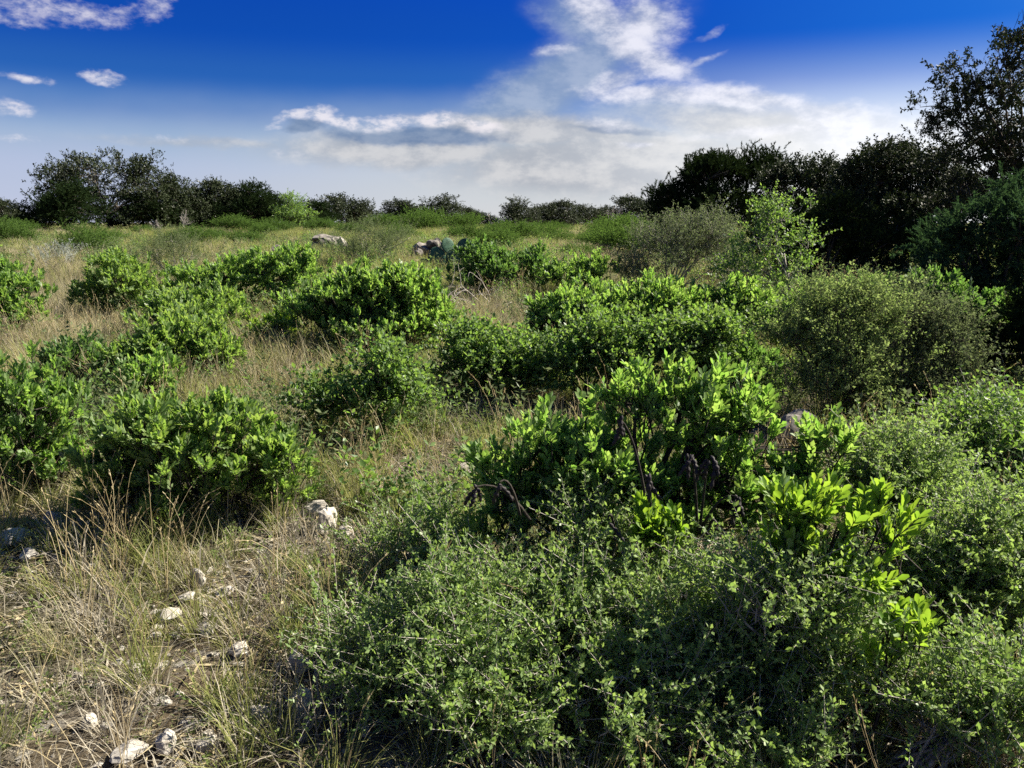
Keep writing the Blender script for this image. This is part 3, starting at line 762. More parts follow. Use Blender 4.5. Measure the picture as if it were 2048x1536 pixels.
# ------------------------------------------------------------------ evergreen laurel bushes in the middle ground
LAU = dict(up=.95, out=.5, rnd=.28, stems=12, stem_r=.011, shell=.4, esc=.13, esc_r=.45, rag=4, low=-.75)
DENS = 2.6
def laurel(label, Y, bx, ells, n, per=2, seed=0, mat='laurel', scale=.78, dens=None, **kw):
    k = dict(LAU); k.update(kw)
    return plant('laurel_bush', label, 'bush', Y, bx, ells, 'laurel', int(n * (dens or DENS)), per, k.pop('clump_r', .11), mat, 'darkbark', seed=seed, scale=scale, group='evergreen laurel bushes', tmpl=T_OBOV1 if Y > 3 else T_OBOV2, **k)


laurel('rounded laurel bush cut by the left edge, upper one', 8.6, 25, [(20, 600, 62, 55), (-40, 590, 70, 60), (55, 640, 30, 30)], 95, seed=51, twigs=False)
laurel('domed laurel bush standing alone at left, beside the grey-green shrub', 9.6, 245, [(245, 560, 72, 48), (200, 600, 42, 25), (295, 590, 42, 35)], 85, seed=52, mat='laurel_yellow', twigs=False)
laurel('long laurel thicket stretching left of the large central laurel', 10, 480, [(400, 575, 65, 35), (490, 565, 70, 38), (580, 560, 60, 42), (600, 530, 22, 26), (520, 530, 35, 16), (600, 605, 65, 30)], 170, seed=53, twigs=False)
laurel('low spreading laurel between domed laurel and the lower-left laurel', 8.1, 380, [(390, 640, 85, 34), (330, 625, 42, 24), (440, 620, 45, 28)], 95, seed=54, mat='laurel_yellow', twigs=False)
laurel('lower laurel with dark underside, left of the straw grass hollow', 6.4, 340, [(370, 690, 75, 36), (290, 720, 60, 30), (420, 720, 45, 35)], 95, seed=55, mat='laurel_yellow')
laurel('largest laurel bush in the centre with dark hollow and bare stems underneath', 7.6, 760, [(740, 605, 95, 48), (830, 612, 64, 50), (640, 632, 68, 34), (800, 568, 40, 22), (690, 590, 56, 28), (860, 650, 36, 38), (740, 660, 120, 32)], 260, seed=56, zmin=.12, stems=20)
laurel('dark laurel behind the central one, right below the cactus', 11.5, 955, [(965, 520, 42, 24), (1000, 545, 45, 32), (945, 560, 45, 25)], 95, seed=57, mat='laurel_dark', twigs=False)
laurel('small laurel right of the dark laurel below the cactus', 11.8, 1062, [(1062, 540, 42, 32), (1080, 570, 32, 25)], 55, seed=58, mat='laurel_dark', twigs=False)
laurel('small bright laurel at the edge of the tan grass strip', 11, 1160, [(1160, 550, 58, 26), (1120, 565, 30, 20)], 60, seed=59, twigs=False)
laurel('wide laurel mass right of the straw hollow, behind the leafy persimmon', 7.2, 1240, [(1170, 630, 95, 45), (1280, 625, 85, 48), (1380, 640, 75, 50), (1120, 660, 60, 40), (1250, 680, 120, 50), (1480, 630, 45, 50)], 260, seed=60, mat='laurel', scale=.75, stems=18)
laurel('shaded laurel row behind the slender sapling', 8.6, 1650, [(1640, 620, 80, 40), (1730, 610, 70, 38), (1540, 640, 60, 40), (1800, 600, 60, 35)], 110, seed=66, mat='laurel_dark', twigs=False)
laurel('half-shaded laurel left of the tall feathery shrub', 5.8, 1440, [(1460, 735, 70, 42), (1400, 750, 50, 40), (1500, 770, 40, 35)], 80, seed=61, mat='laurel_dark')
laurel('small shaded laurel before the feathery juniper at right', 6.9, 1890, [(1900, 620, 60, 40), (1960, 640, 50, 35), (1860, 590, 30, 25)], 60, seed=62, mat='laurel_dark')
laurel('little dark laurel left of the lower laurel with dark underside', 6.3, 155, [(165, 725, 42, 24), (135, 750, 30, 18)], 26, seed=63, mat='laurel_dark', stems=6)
laurel('tiny laurel seedling in front of the lower laurel', 5.6, 290, [(292, 765, 28, 22)], 12, seed=64, scale=.8, stems=4)
laurel('yellow-green young laurel shoots left of the central laurel', 7.8, 540, [(530, 680, 50, 22), (560, 665, 22, 25)], 26, seed=65, mat='laurel_new', scale=.8, stems=6, spread=.012)

# leafy small-leaved shrubs in the middle
plant('persimmon_shrub', 'rounded small-leaved green shrub in the centre, right of the straw hollow', 'shrub', 5.9, 985,
      [(960, 740, 85, 55), (1040, 730, 70, 45), (930, 700, 45, 30), (1060, 765, 45, 30), (960, 785, 60, 25)], 'round', 210, 6, .09, 'persimmon', 'darkbark', seed=71, stems=14, stem_r=.009, shell=.45, up=.7, out=.7, rnd=.5)
plant('persimmon_shrub', 'second small-leaved shrub right of the rounded one, against the wide laurel', 'shrub', 5.6, 1180,
      [(1160, 750, 60, 50), (1230, 740, 60, 40), (1200, 700, 70, 40), (1320, 715, 80, 45), (1410, 690, 60, 40)], 'round', 250, 6, .09, 'persimmon', 'darkbark', seed=72, stems=12, stem_r=.009, shell=.4, up=.7, out=.7, rnd=.5)
plant('persimmon_shrub', 'open shrub with dark forked stem and sparse leaves over straw grass', 'shrub', 4.9, 745,
      [(760, 745, 60, 40), (690, 800, 75, 38), (790, 800, 50, 45), (640, 830, 40, 25)], 'round', 90, 6, .09, 'persimmon', 'darkbark', seed=73, stems=9, stem_r=.011, shell=.3, up=.5, out=.7, rnd=.6, zmin=.18, spread=.03)
plant('sapling', 'slender sapling with thin bare trunk and sunlit yellow-green leaves', 'tree', 7.6, 1578,
      [(1560, 440, 55, 34), (1610, 490, 32, 30), (1530, 490, 45, 28), (1480, 550, 38, 40), (1590, 540, 40, 25), (1480, 520, 25, 20), (1560, 580, 40, 20)], 'round', 85, 5, .08, 'persimmon', 'greytwig', seed=74, tree=True,
      trunk=(.62, .018, (-.01, 0)), stems=9, stem_r=.01, shell=.3, up=.5, out=.7, rnd=.6, scale=.9, rag=1)
FE = dict(stems=26, stem_r=.008, shell=.05, up=1.2, out=.6, rnd=.7, spread=.16, zmin=.03, scale=.8, rag=3, esc=.4, esc_r=1.1)
plant('feathery_shrub', 'tall feathery shrub with many upright stems, directly behind the boulder', 'shrub', 5.3, 1720,
      [(1600, 680, 30, 42), (1640, 640, 30, 42), (1690, 655, 32, 45), (1735, 625, 28, 40), (1770, 660, 30, 45), (1650, 720, 60, 35), (1730, 720, 60, 40), (1640, 790, 60, 40), (1730, 800, 70, 40)], 'smallfar', 250, 6, .06, 'fine', 'bark', seed=75, **FE)
plant('feathery_shrub', 'right-leaning feathery shrub beside the shadowed juniper bush', 'shrub', 5.5, 1790,
      [(1810, 645, 28, 40), (1850, 670, 34, 42), (1895, 690, 32, 36), (1930, 730, 28, 28), (1830, 720, 50, 35), (1880, 760, 50, 25), (1830, 800, 60, 40), (1910, 800, 45, 30)], 'smallfar', 220, 6, .06, 'greyleaf', 'bark', seed=78, **FE)
plant('persimmon_shrub', 'leafy green shrub wedged between sapling and feathery shrubs', 'shrub', 6.4, 1640,
      [(1560, 680, 55, 55), (1620, 650, 50, 45), (1760, 640, 60, 40), (1700, 630, 50, 30)], 'round', 130, 6, .09, 'persimmon', 'darkbark', seed=79, stems=14, stem_r=.009, shell=.4, up=.7, out=.7, rnd=.5)
plant('weedy_shrub', 'low dark green shrub in shade at the right edge, above the bright small-leaved bush', 'shrub', 4.1, 1960,
      [(1950, 900, 80, 50), (2030, 930, 70, 60), (1900, 950, 50, 40), (2000, 990, 80, 40)], 'smallfar', 170, 7, .09, 'persimmon', 'greytwig', seed=76, stems=14, stem_r=.007, shell=.3, up=.6, out=.7, rnd=.6)
plant('silver_plant', 'silvery white stalked plant in tan grass at far left', 'plant', 14, 115,
      [(95, 525, 22, 10), (130, 522, 35, 12)], 'fine', 30, 3, .06, 'silver', 'greytwig', seed=77, stems=14, stem_r=.005, shell=.3, up=1.5, out=.3, rnd=.2, spread=.25, twigs=False)

# ------------------------------------------------------------------ near laurels with single leaves
laurel('near laurel at left whose bare stems rise from stony soil', 3.75, 400,
       [(330, 870, 110, 50), (450, 860, 90, 45), (560, 930, 62, 55), (250, 930, 75, 60), (400, 940, 120, 50), (330, 1000, 80, 35), (470, 990, 80, 35), (250, 990, 60, 35), (550, 985, 50, 32), (380, 1020, 110, 28)], 200, 1, seed=81, mat='laurel_yellow', leaf_parts=300, zmin=.06, stems=16, clump_r=.06, stem_r=.008, scale=.7, dens=3.0)
laurel('tall near laurel cut by the left edge, lower one', 4.1, 40,
       [(40, 800, 80, 60), (110, 830, 62, 45), (-50, 830, 80, 80), (50, 890, 90, 60), (60, 960, 80, 40), (130, 930, 45, 40)], 150, 1, seed=82, leaf_parts=300, zmin=.05, stems=12, clump_r=.06, scale=.7, dens=3.0)
big, bb, bl = laurel('big foreground laurel with black hanging seed pods', 3.15, 1290,
       [(1290, 850, 80, 70), (1380, 830, 65, 60), (1130, 930, 115, 75), (1010, 970, 60, 60), (1470, 850, 55, 70), (1420, 960, 110, 70), (1570, 985, 80, 45), (1655, 905, 26, 36), (1250, 970, 110, 60), (1000, 1050, 70, 45), (1580, 1000, 70, 45), (1130, 1030, 110, 50), (1300, 1050, 110, 45), (1460, 1040, 90, 50)],
       240, 1, seed=83, leaf_parts=300, zmin=.1, stems=22, clump_r=.06, stem_r=.009, scale=.74, dens=3.0, shell=.2, esc=.2, esc_r=.5, rag=4)
laurel('young laurel with glowing yellow-green leaves rising through the foreground bushes', 2.35, 1690,
       [(1580, 1050, 45, 40), (1650, 1075, 45, 45), (1760, 1070, 55, 30), (1620, 1130, 60, 40), (1700, 1140, 55, 40), (1780, 1110, 40, 30), (1660, 1190, 60, 30)], 38, 1, scale=.84, dens=1.25, seed=84, mat='laurel_new', leaf_parts=300, stems=12, clump_r=.03, stem_r=.006, zmin=.15)
laurel('single bright laurel sprig low at right, leaves nearly lime', 2.15, 1790,
       [(1770, 1250, 28, 40), (1800, 1290, 38, 35), (1780, 1330, 45, 25)], 8, 1, scale=.82, dens=1.25, seed=85, mat='laurel_new', leaf_parts=200, stems=4, clump_r=.02, stem_r=.005, zmin=.1)
laurel('bright laurel shoot in front of the pod-bearing laurel', 2.7, 1330,
       [(1300, 1080, 40, 35), (1360, 1085, 40, 35)], 8, 1, scale=.84, dens=1.25, seed=86, mat='laurel_new', leaf_parts=200, stems=4, clump_r=.02, stem_r=.005, zmin=.1)

# seed pods on arching stalks
rng = np.random.default_rng(5)
def pod_mesh(k):
    r = np.random.default_rng(k); G = Geo(); n = 13; t = np.linspace(0, 1, n); beads = r.integers(2, 5)
    rad = .0068 * (1 - .42 * np.cos(2 * math.pi * t * beads) ) * np.sin(np.pi * np.clip(t * .94 + .05, 0, 1)) ** .45; rad[-1] = .0012; rad[0] = .0016
    pts = np.stack([.012 * np.sin(t * 2.2 + k), .008 * np.cos(t * 1.7 + k), -t], -1); pts[:, 2] *= r.uniform(.075, .11)
    G.tube(pts, rad, 8); return G.mesh('seed_pod', M['pod'], True)
PODS = [pod_mesh(k) for k in range(4)]
for px, py, n, bx_, by_ in ((950, 985, 3, 1060, 1040), (1000, 975, 2, 1040, 1030), (1240, 850, 3, 1290, 990), (1380, 920, 3, 1395, 1060), (1418, 930, 4, 1400, 1060),
                            (1474, 1005, 3, 1400, 1065), (1432, 1060, 2, 1410, 1090), (1300, 960, 3, 1300, 1060), (1215, 1050, 1, 1230, 1080)):
    Yp = 2.66 + rng.uniform(-.08, .05); p = at(px, py, Yp) - bb; q = at(bx_, by_, Yp + .08) - bb
    W_ = Geo(); top = p + np.array([0, 0, .02]); W_.tube(bez(q, (q + p) / 2 + np.array([0, 0, .11]), top, 7), np.linspace(.006, .003, 7), 5)
    obj('pod_stalk', W_.mesh('pod_stalk', M['darkbark'], True), big)
    for k in range(n):
        o = obj('seed_pod', PODS[rng.integers(0, 4)], big)
        o.location = top + rng.normal(0, .006, 3); o.rotation_euler = (rng.normal(0, .28), rng.normal(0, .28), rng.uniform(0, 6)); o.scale = (1.15, 1.15, rng.uniform(.8, 1.1))

# ------------------------------------------------------------------ foreground small-leaved thorny bushes
SM = dict(shell=.55, up=.55, out=.75, rnd=.6, stems=30, stem_r=.008, branch_r=.0035, zmin=.03, low=-.1)
def thorny(label, Y, bx, ells, n, per, mat, seed, **kw):
    k = dict(SM); k.update(kw)
    return plant('thorny_bush', label, 'bush', Y, bx, ells, 'small', n, per, k.pop('clump_r', .07), mat, 'greytwig', seed=seed, group='small-leaved thorny bushes', **k)


thorny('sprawling grey-green thorny bush filling the bottom centre', 2.45, 1150,
       [(1150, 1235, 260, 100, .2), (900, 1290, 200, 120, .1), (1350, 1290, 230, 120, .1), (1100, 1380, 330, 120, -.1), (1470, 1400, 180, 100, -.1), (800, 1380, 150, 100, 0), (1000, 1500, 300, 90, -.25), (1400, 1520, 230, 80, -.3)],
       360, 9, 'agarita', 91, deep=.7, clump_r=.06, esc=.16, esc_r=.4, arch=70)
thorny('sunlit small-leaved bush at the right edge behind the lime sprig', 2.75, 1950,
       [(1960, 1130, 130, 90), (1880, 1200, 120, 90), (2040, 1200, 120, 120), (1900, 1300, 130, 90), (2060, 1320, 120, 110), (2150, 1180, 110, 130)],
       220, 9, 'agarita_bright', 92, deep=.7, clump_r=.06, esc=.16, esc_r=.35, arch=40)
thorny('fresh green small-leaved bush right of the pod-bearing laurel', 3.2, 1790,
       [(1780, 960, 80, 45), (1720, 990, 60, 45), (1840, 1010, 80, 50), (1760, 1050, 110, 60), (1870, 1080, 80, 60)],
       140, 7, 'agarita_bright', 93, deep=.8)
thorny('dull thorny undergrowth between the glowing laurel and bottom edge', 2.3, 1660,
       [(1640, 1290, 120, 80), (1560, 1230, 110, 70), (1740, 1400, 130, 70)], 110, 7, 'agarita', 94, deep=.7)
thorny('low twiggy bush at bottom right corner, mostly in shade', 2.1, 1930,
       [(1930, 1440, 120, 60), (2040, 1430, 80, 80)], 70, 6, 'agarita', 95, deep=.6)
thorny('pale leggy thorny branch with cream leaves above the sprawling bush', 2.85, 1180,
       [(1170, 1075, 45, 35), (1230, 1085, 40, 30)], 24, 4, 'agarita_bright', 96, stems=8, zmin=.1)
thorny('greyish low thorny bush in grass left of the sprawling bush', 3.3, 850,
       [(870, 1090, 80, 40), (800, 1120, 70, 35), (930, 1120, 60, 35)], 40, 5, 'agarita', 97, stems=14, esc=.2)

# ------------------------------------------------------------------ rocks, logs and cactus
rock('largest boulder of the left rock pile', 676, 512, 60, 48, 3, 'darklime', Y=19.5)
rock('warm brown slab lying on top of the left rock pile', 655, 475, 56, 14, 4, 'darklime', Y=19.4, zoff=.36)
rock('dark broken block at the left foot of the left rock pile', 628, 505, 36, 22, 5, 'darklime', Y=19.2)
rock('small grey pointed rock half hidden left of the left rock pile', 558, 520, 30, 26, 6, 'darklime', Y=17)
rock('round pale block at the right of the left rock pile', 690, 508, 26, 34, 7, 'lime', Y=19.3)
rock('dark block on top of the rock pile behind the cactus', 875, 478, 44, 26, 8, 'darklime', Y=17.5, zoff=.26)
rock('pale weathered rock of the pile just behind the cactus', 855, 500, 56, 44, 9, 'darklime', Y=17.3)
rock('flat reddish slab left of the cactus pads', 838, 516, 56, 16, 10, 'warmrock', Y=15.8)
for k, (px, py, w, h, Y, z, lab) in enumerate([(640, 505, 34, 26, 19.3, .12, 'rubble block leaning on the left side of the left rock pile'), (655, 500, 26, 18, 19.0, .30, 'small brown block high on the left rock pile front'),
        (700, 508, 22, 18, 19.0, 0, 'small dark stone at the right foot of the left rock pile'), (612, 512, 22, 14, 18.6, 0, 'little dark stone left of the broken block'),
        (893, 492, 30, 24, 17.4, .2, 'brown rubble block right side of the cactus rock pile'), (838, 498, 26, 20, 17.0, .08, 'small grey block left side of the cactus rock pile'), (868, 490, 24, 16, 17.2, .34, 'small stone near the top of the cactus rock pile')]):
    rock(lab, px, py, w, h, 70 + k, 'darklime', Y=Y, zoff=z)
rock('long grey boulder in shade below the feathery shrub', 1585, 892, 118, 62, 11, 'darklime', depth=.3, sink=.1)
SMALL = [(108, 1062, 38, 30, 'rounded cream stone at left with bare stony soil around it'), (25, 1090, 46, 24, 'broad cream stone at the left edge'),
         (634, 1028, 46, 20, 'white angular stone right of the near laurel'), (656, 1066, 34, 36, 'upright pale stone just below the white angular stone'),
         (395, 1172, 24, 24, 'small pinkish-white stone in the grass under the near laurel'), (545, 1038, 34, 14, 'flat stone between near laurel and the white angular stone'),
         (598, 848, 28, 14, 'pale stone in grass right of the near laurel top'), (940, 945, 52, 16, 'flat pale stone at the left tip of the pod-bearing laurel'),
         (262, 1512, 50, 18, 'white flat stone at bottom left'), (330, 1500, 40, 26, 'bluish-white stone beside the bottom left flat stone'),
         (410, 1500, 36, 18, 'grey stone right of the bluish-white stone'), (600, 1340, 34, 30, 'grey stone at the left rim of the sprawling bush'),
         (190, 1075, 26, 12, 'small flat stone right of the rounded cream stone'), (130, 1100, 30, 12, 'thin stone below the rounded cream stone'),
         (620, 1150, 20, 14, 'little white stone in grass below the upright pale stone'), (375, 1200, 30, 12, 'flat chip of limestone in the middle of the stony patch'),
         (600, 1410, 44, 22, 'half-buried grey stone near the bottom, left of the bush'), (450, 1190, 26, 14, 'white stone right of the limestone chip'),
         (275, 1350, 24, 16, 'cream stone in the lower left grass'), (1140, 925, 30, 16, 'bleached stone showing through the pod-bearing laurel'),
         (60, 1120, 30, 18, 'cream stone below the broad cream stone at the left edge'), (160, 1060, 24, 16, 'pale stone between the rounded cream stone and the near laurel'),
         (215, 1110, 28, 16, 'pale stone in the grass below the left end of the near laurel'), (690, 1075, 34, 18, 'pale flat stone in weeds right of the upright pale stone'),
         (340, 1240, 34, 18, 'half-buried pale stone at the top of the stony patch'), (410, 1270, 28, 16, 'cream stone in the centre of the stony patch'),
         (480, 1310, 30, 18, 'pale stone on the right side of the stony patch'), (520, 1440, 40, 22, 'long grey-white stone at the bottom beside the sprawling bush'),
         (180, 1450, 30, 18, 'pale stone in straw near the bottom left corner')]
for k, (px, py, w, h, lab) in enumerate(SMALL):
    rock(lab, px, py, w * 1.25, h * 1.35, 40 + k, 'lime', group='loose limestone stones', sink=.15)

root = empty('prickly_pear', tuple(at(900, 600, 14.5) * [1, 1, 0] + [0, 0, float(g(*at(900, 600, 14.5)[:2]))]), 'prickly pear cactus with large round blue-green pads by the rock pile', 'cactus')
def pad_mesh():
    bm = bmesh.new(); bmesh.ops.create_uvsphere(bm, u_segments=20, v_segments=14, radius=1)
    for v in bm.verts:
        z = v.co.z; w = 1 - .22 * max(0, -z) ** 1.2
        v.co = Vector((v.co.x * .44 * w, v.co.y * .055 * (1 + .15 * math.sin(9 * v.co.x)), (z + 1) * .5))
    me = bpy.data.meshes.new('pad'); bm.to_mesh(me); bm.free()
    me.polygons.foreach_set('use_smooth', [True] * len(me.polygons)); me.materials.append(M['cactus']); return me
def spine_mesh():
    r = np.random.default_rng(2); G = Geo()
    for _ in range(60):
        a = r.uniform(0, 6.28); q = math.sqrt(r.random()) * .92; x, z = .42 * q * math.cos(a), .5 + .47 * q * math.sin(a)
        s = r.choice((-1, 1)); p = np.array([x, s * .05 * math.sqrt(1 - q * q), z])
        for _ in range(2): G.tube([p, p + np.array([r.normal(0, .03), s * .09, r.normal(0, .03)])], [.004, .001], 3)
    return G.mesh('spines', M['spine'])
PAD, SPN = pad_mesh(), spine_mesh()
r0 = np.array(root.location)
for px, py, s, ry, rz in ((876, 534, .33, -.10, .15), (906, 538, .33, .08, -.15), (890, 562, .33, .02, .3), (925, 516, .32, .15, -.35), (900, 508, .27, -.2, .6), (945, 520, .30, .45, .2), (958, 548, .28, .3, .4), (856, 548, .27, -.45, .0), (930, 552, .32, .1, .2)):
    p = at(px, py, 14.5 + rz * .2); o = obj('pad', PAD, root); o.location = p - r0; o.scale = (s * 1.1,) * 3; o.rotation_euler = (-.15, ry, rz)
    sp = obj('spines', SPN, o)


def log(label, px, py, L_, r, seed, ang, name='fallen_branch', mat='deadwood', Y=None, lift=.05, fork=3):
    rng = np.random.default_rng(seed); p = hit(px, py) if Y is None else at(px, py, Y)
    if Y is not None: p[2] = g(p[0], Y)
    W = Geo(); d = np.array([math.cos(ang), math.sin(ang), lift])
    branchy(rng, W, np.array([0, 0, r]), d, L_, r, fork, None, .02, (1, 2), .25, .6, 35)
    o = obj(name, W.mesh(name, M[mat], True), None, label=label, category='branch'); o.location = p
    return o


log('dark fallen branch on the tan grass right of the dark laurel', 985, 520, .5, .03, 61, .15, mat='darkbark', Y=14, lift=.35, fork=1)
log('thin bleached stick lying at bottom left beside the stones', 330, 1475, .22, .004, 65, .35, lift=.1, fork=1)
log('pale thorny dead branch poking out at bottom right', 1830, 1500, .3, .006, 66, 1.2, lift=.9, fork=3)
log('grey lichened branch arching through the sprawling bush', 1130, 1130, .35, .008, 67, .9, lift=.8, fork=2)
log('bleached twig reaching from the sprawling bush at bottom', 1420, 1440, .2, .006, 68, .3, lift=1.0, fork=2)
root = empty('brush_pile', tuple(hit(930, 612)), 'tangle of grey dead sticks between the central and dark laurels', 'brush pile')
rng = np.random.default_rng(69)
for k in range(26):
    W = Geo(); a = rng.uniform(0, 6.28); branchy(rng, W, np.array([rng.normal(0, .35), rng.normal(0, .25), rng.uniform(0, .1)]), (math.cos(a), math.sin(a), rng.uniform(.1, .9)), rng.uniform(.2, .4), .009, 2, None, -.02, (1, 2), .3, .65, 35)
    obj('stick', W.mesh('stick', M['greytwig'], True), root)

# ------------------------------------------------------------------ grass, weeds and chips of stone (uncountable)
def blades(rng, n, h, w, spread, lean, seg=3, curl=.5):
    G = Geo()
    for _ in range(n):
        a = rng.uniform(0, 6.283); r = spread * math.sqrt(rng.random()); p = np.array([r * math.cos(a), r * math.sin(a), -.015])
        a2 = a + rng.normal(0, .7); o = np.array([math.cos(a2), math.sin(a2), 0]); hh = h * rng.uniform(.45, 1.15); ln = abs(rng.normal(0, lean)) + .05
        sd = np.array([-o[1], o[0], 0]); ww = w * rng.uniform(.6, 1.3); t = np.linspace(0, 1, seg + 1)
        th = ln + curl * rng.uniform(.2, 1.4) * t ** 1.5
        st = hh / seg; pts = [p]
        for q in range(seg): pts.append(pts[-1] + st * (o * math.sin(th[q + 1]) + np.array([0, 0, math.cos(th[q + 1])])))
        pts = np.array(pts); tw = sd + o * rng.normal(0, .5)
        wd = ww * np.array([.7, 1, .7, .0][:seg + 1] if seg == 3 else np.linspace(1, 0, seg + 1))
        V = np.concatenate([pts - tw * wd[:, None] / 2, pts[:-1] + tw * wd[:-1, None] / 2]); m = seg + 1
        Q = [(i, m + i, m + i + 1, i + 1) for i in range(seg - 1)]
        G.add(V, [np.array(Q), np.array([(seg - 1, m + seg - 1, seg)])], rng.random())
    return G


def stalks(rng, n, h, mat):
    G = Geo()
    for _ in range(n):
        a = rng.uniform(0, 6.283); o = np.array([math.cos(a), math.sin(a), 0]); hh = h * rng.uniform(.6, 1.2); l = rng.uniform(.08, .5); v = rng.random()
        p = np.array([rng.normal(0, .02), rng.normal(0, .02), -.01]); t = np.linspace(0, 1, 6)[:, None]
        pts = p + t * hh * np.array([0, 0, 1]) * math.cos(l) + o * hh * math.sin(l) * t ** 1.6 - np.array([0, 0, 1]) * .12 * hh * t ** 5
        G.tube(pts, np.linspace(.0016, .0007, 6), 3, v)
        for k in range(9):                                   # seed head
            q = pts[-1] - (pts[-1] - pts[-2]) * rng.uniform(0, 1.2); d = unit((pts[-1] - pts[-2]) + rng.normal(0, .012, 3))
            G.inst(T_NARROW[0], T_NARROW[1], q[None], frames(d[None], rng.normal(0, 1, (1, 3))), [rng.uniform(.012, .022)], np.array([v]))
    return G


def weed(rng, n, size, leaf):
    G = Geo(); u = UNITS['smallfar']
    for _ in range(n):
        k = u[rng.integers(0, len(u))]; d = unit(np.array([rng.normal(0, .6), rng.normal(0, .6), 1])); fr = frames(d[None], rng.normal(0, 1, (1, 3)))[0]
        p = np.array([rng.normal(0, .05), rng.normal(0, .05), 0]); s = size * rng.uniform(.6, 1.2)
        G.inst(*T_NARROW if leaf else T_ELL, k.p @ fr.T * s + p, np.einsum('ij,kjl->kil', fr, k.R), k.s * s, rng.random(len(k.p)))
    return G


def scatter(name, meshes, P, rot, scl, idx, label, cat):
    hold = []
    for i, me in enumerate(meshes):
        hold.append(bpy.data.objects.new(name + '_source', me))
    me = bpy.data.meshes.new(name); me.vertices.add(len(P)); me.vertices.foreach_set('co', P.astype(np.float32).ravel())
    for nm, ty, dat, key in (('rot', 'FLOAT_VECTOR', rot, 'vector'), ('scl', 'FLOAT', scl, 'value'), ('idx', 'INT', idx, 'value')):
        a = me.attributes.new(nm, ty, 'POINT'); a.data.foreach_set(key, np.asarray(dat, np.int32 if ty == 'INT' else np.float32).ravel())
    o = obj(name, me, None, kind='stuff', label=label, category=cat)
    ng = bpy.data.node_groups.new(name, 'GeometryNodeTree')
    ng.interface.new_socket('Geometry', in_out='INPUT', socket_type='NodeSocketGeometry'); ng.interface.new_socket('Geometry', in_out='OUTPUT', socket_type='NodeSocketGeometry')
    N = ng.nodes; L = ng.links; gi = N.new('NodeGroupInput'); go = N.new('NodeGroupOutput')
    gti = N.new('GeometryNodeGeometryToInstance')
    for h in hold:
        oi = N.new('GeometryNodeObjectInfo'); oi.inputs['Object'].default_value = h; oi.inputs['As Instance'].default_value = False
        L.new(oi.outputs['Geometry'], gti.inputs[0])
    iop = N.new('GeometryNodeInstanceOnPoints'); L.new(gi.outputs[0], iop.inputs['Points']); L.new(gti.outputs[0], iop.inputs['Instance'])
    iop.inputs['Pick Instance'].default_value = True
    for nm, ty, sock in (('rot', 'FLOAT_VECTOR', 'Rotation'), ('scl', 'FLOAT', 'Scale'), ('idx', 'INT', 'Instance Index')):
        na = N.new('GeometryNodeInputNamedAttribute'); na.data_type = ty; na.inputs[0].default_value = nm; L.new(na.outputs[0], iop.inputs[sock])
    L.new(iop.outputs[0], go.inputs[0])
    md = o.modifiers.new('scatter', 'NODES'); md.node_group = ng
    return o


def wedge(rng, y0, y1, dens, k=.82, pad=1.2):
    A = (y1 - y0) * 2 * pad + k * (y1 ** 2 - y0 ** 2); n = int(A * dens)
    y = np.sqrt(rng.uniform(y0 ** 2, y1 ** 2, n * 2)); x = rng.uniform(-1, 1, n * 2) * (k * y + pad); keep = rng.random(n * 2) < (k * y + pad) / (k * y1 + pad) * 1.2
    x, y = x[keep][:n], y[keep][:n]
    return x, y


def nz2(x, y, s, o=0):
    return np.array([mnoise.noise(Vector((a * s + o, b * s - o, o * .37))) for a, b in zip(x, y)])


def lay(rng, x, y, keep, smin, smax, nproto, tilt=.12):
    x, y = x[keep], y[keep]; n = len(x)
    P = np.stack([x, y, g(x, y)], -1)
    rot = np.stack([rng.normal(0, tilt, n), rng.normal(0, tilt, n), rng.uniform(0, 6.283, n)], -1)
    return P, rot, rng.uniform(smin, smax, n), rng.integers(0, nproto, n)


def cat4(*parts):
    return [np.concatenate([p[i] for p in parts]) for i in range(4)]


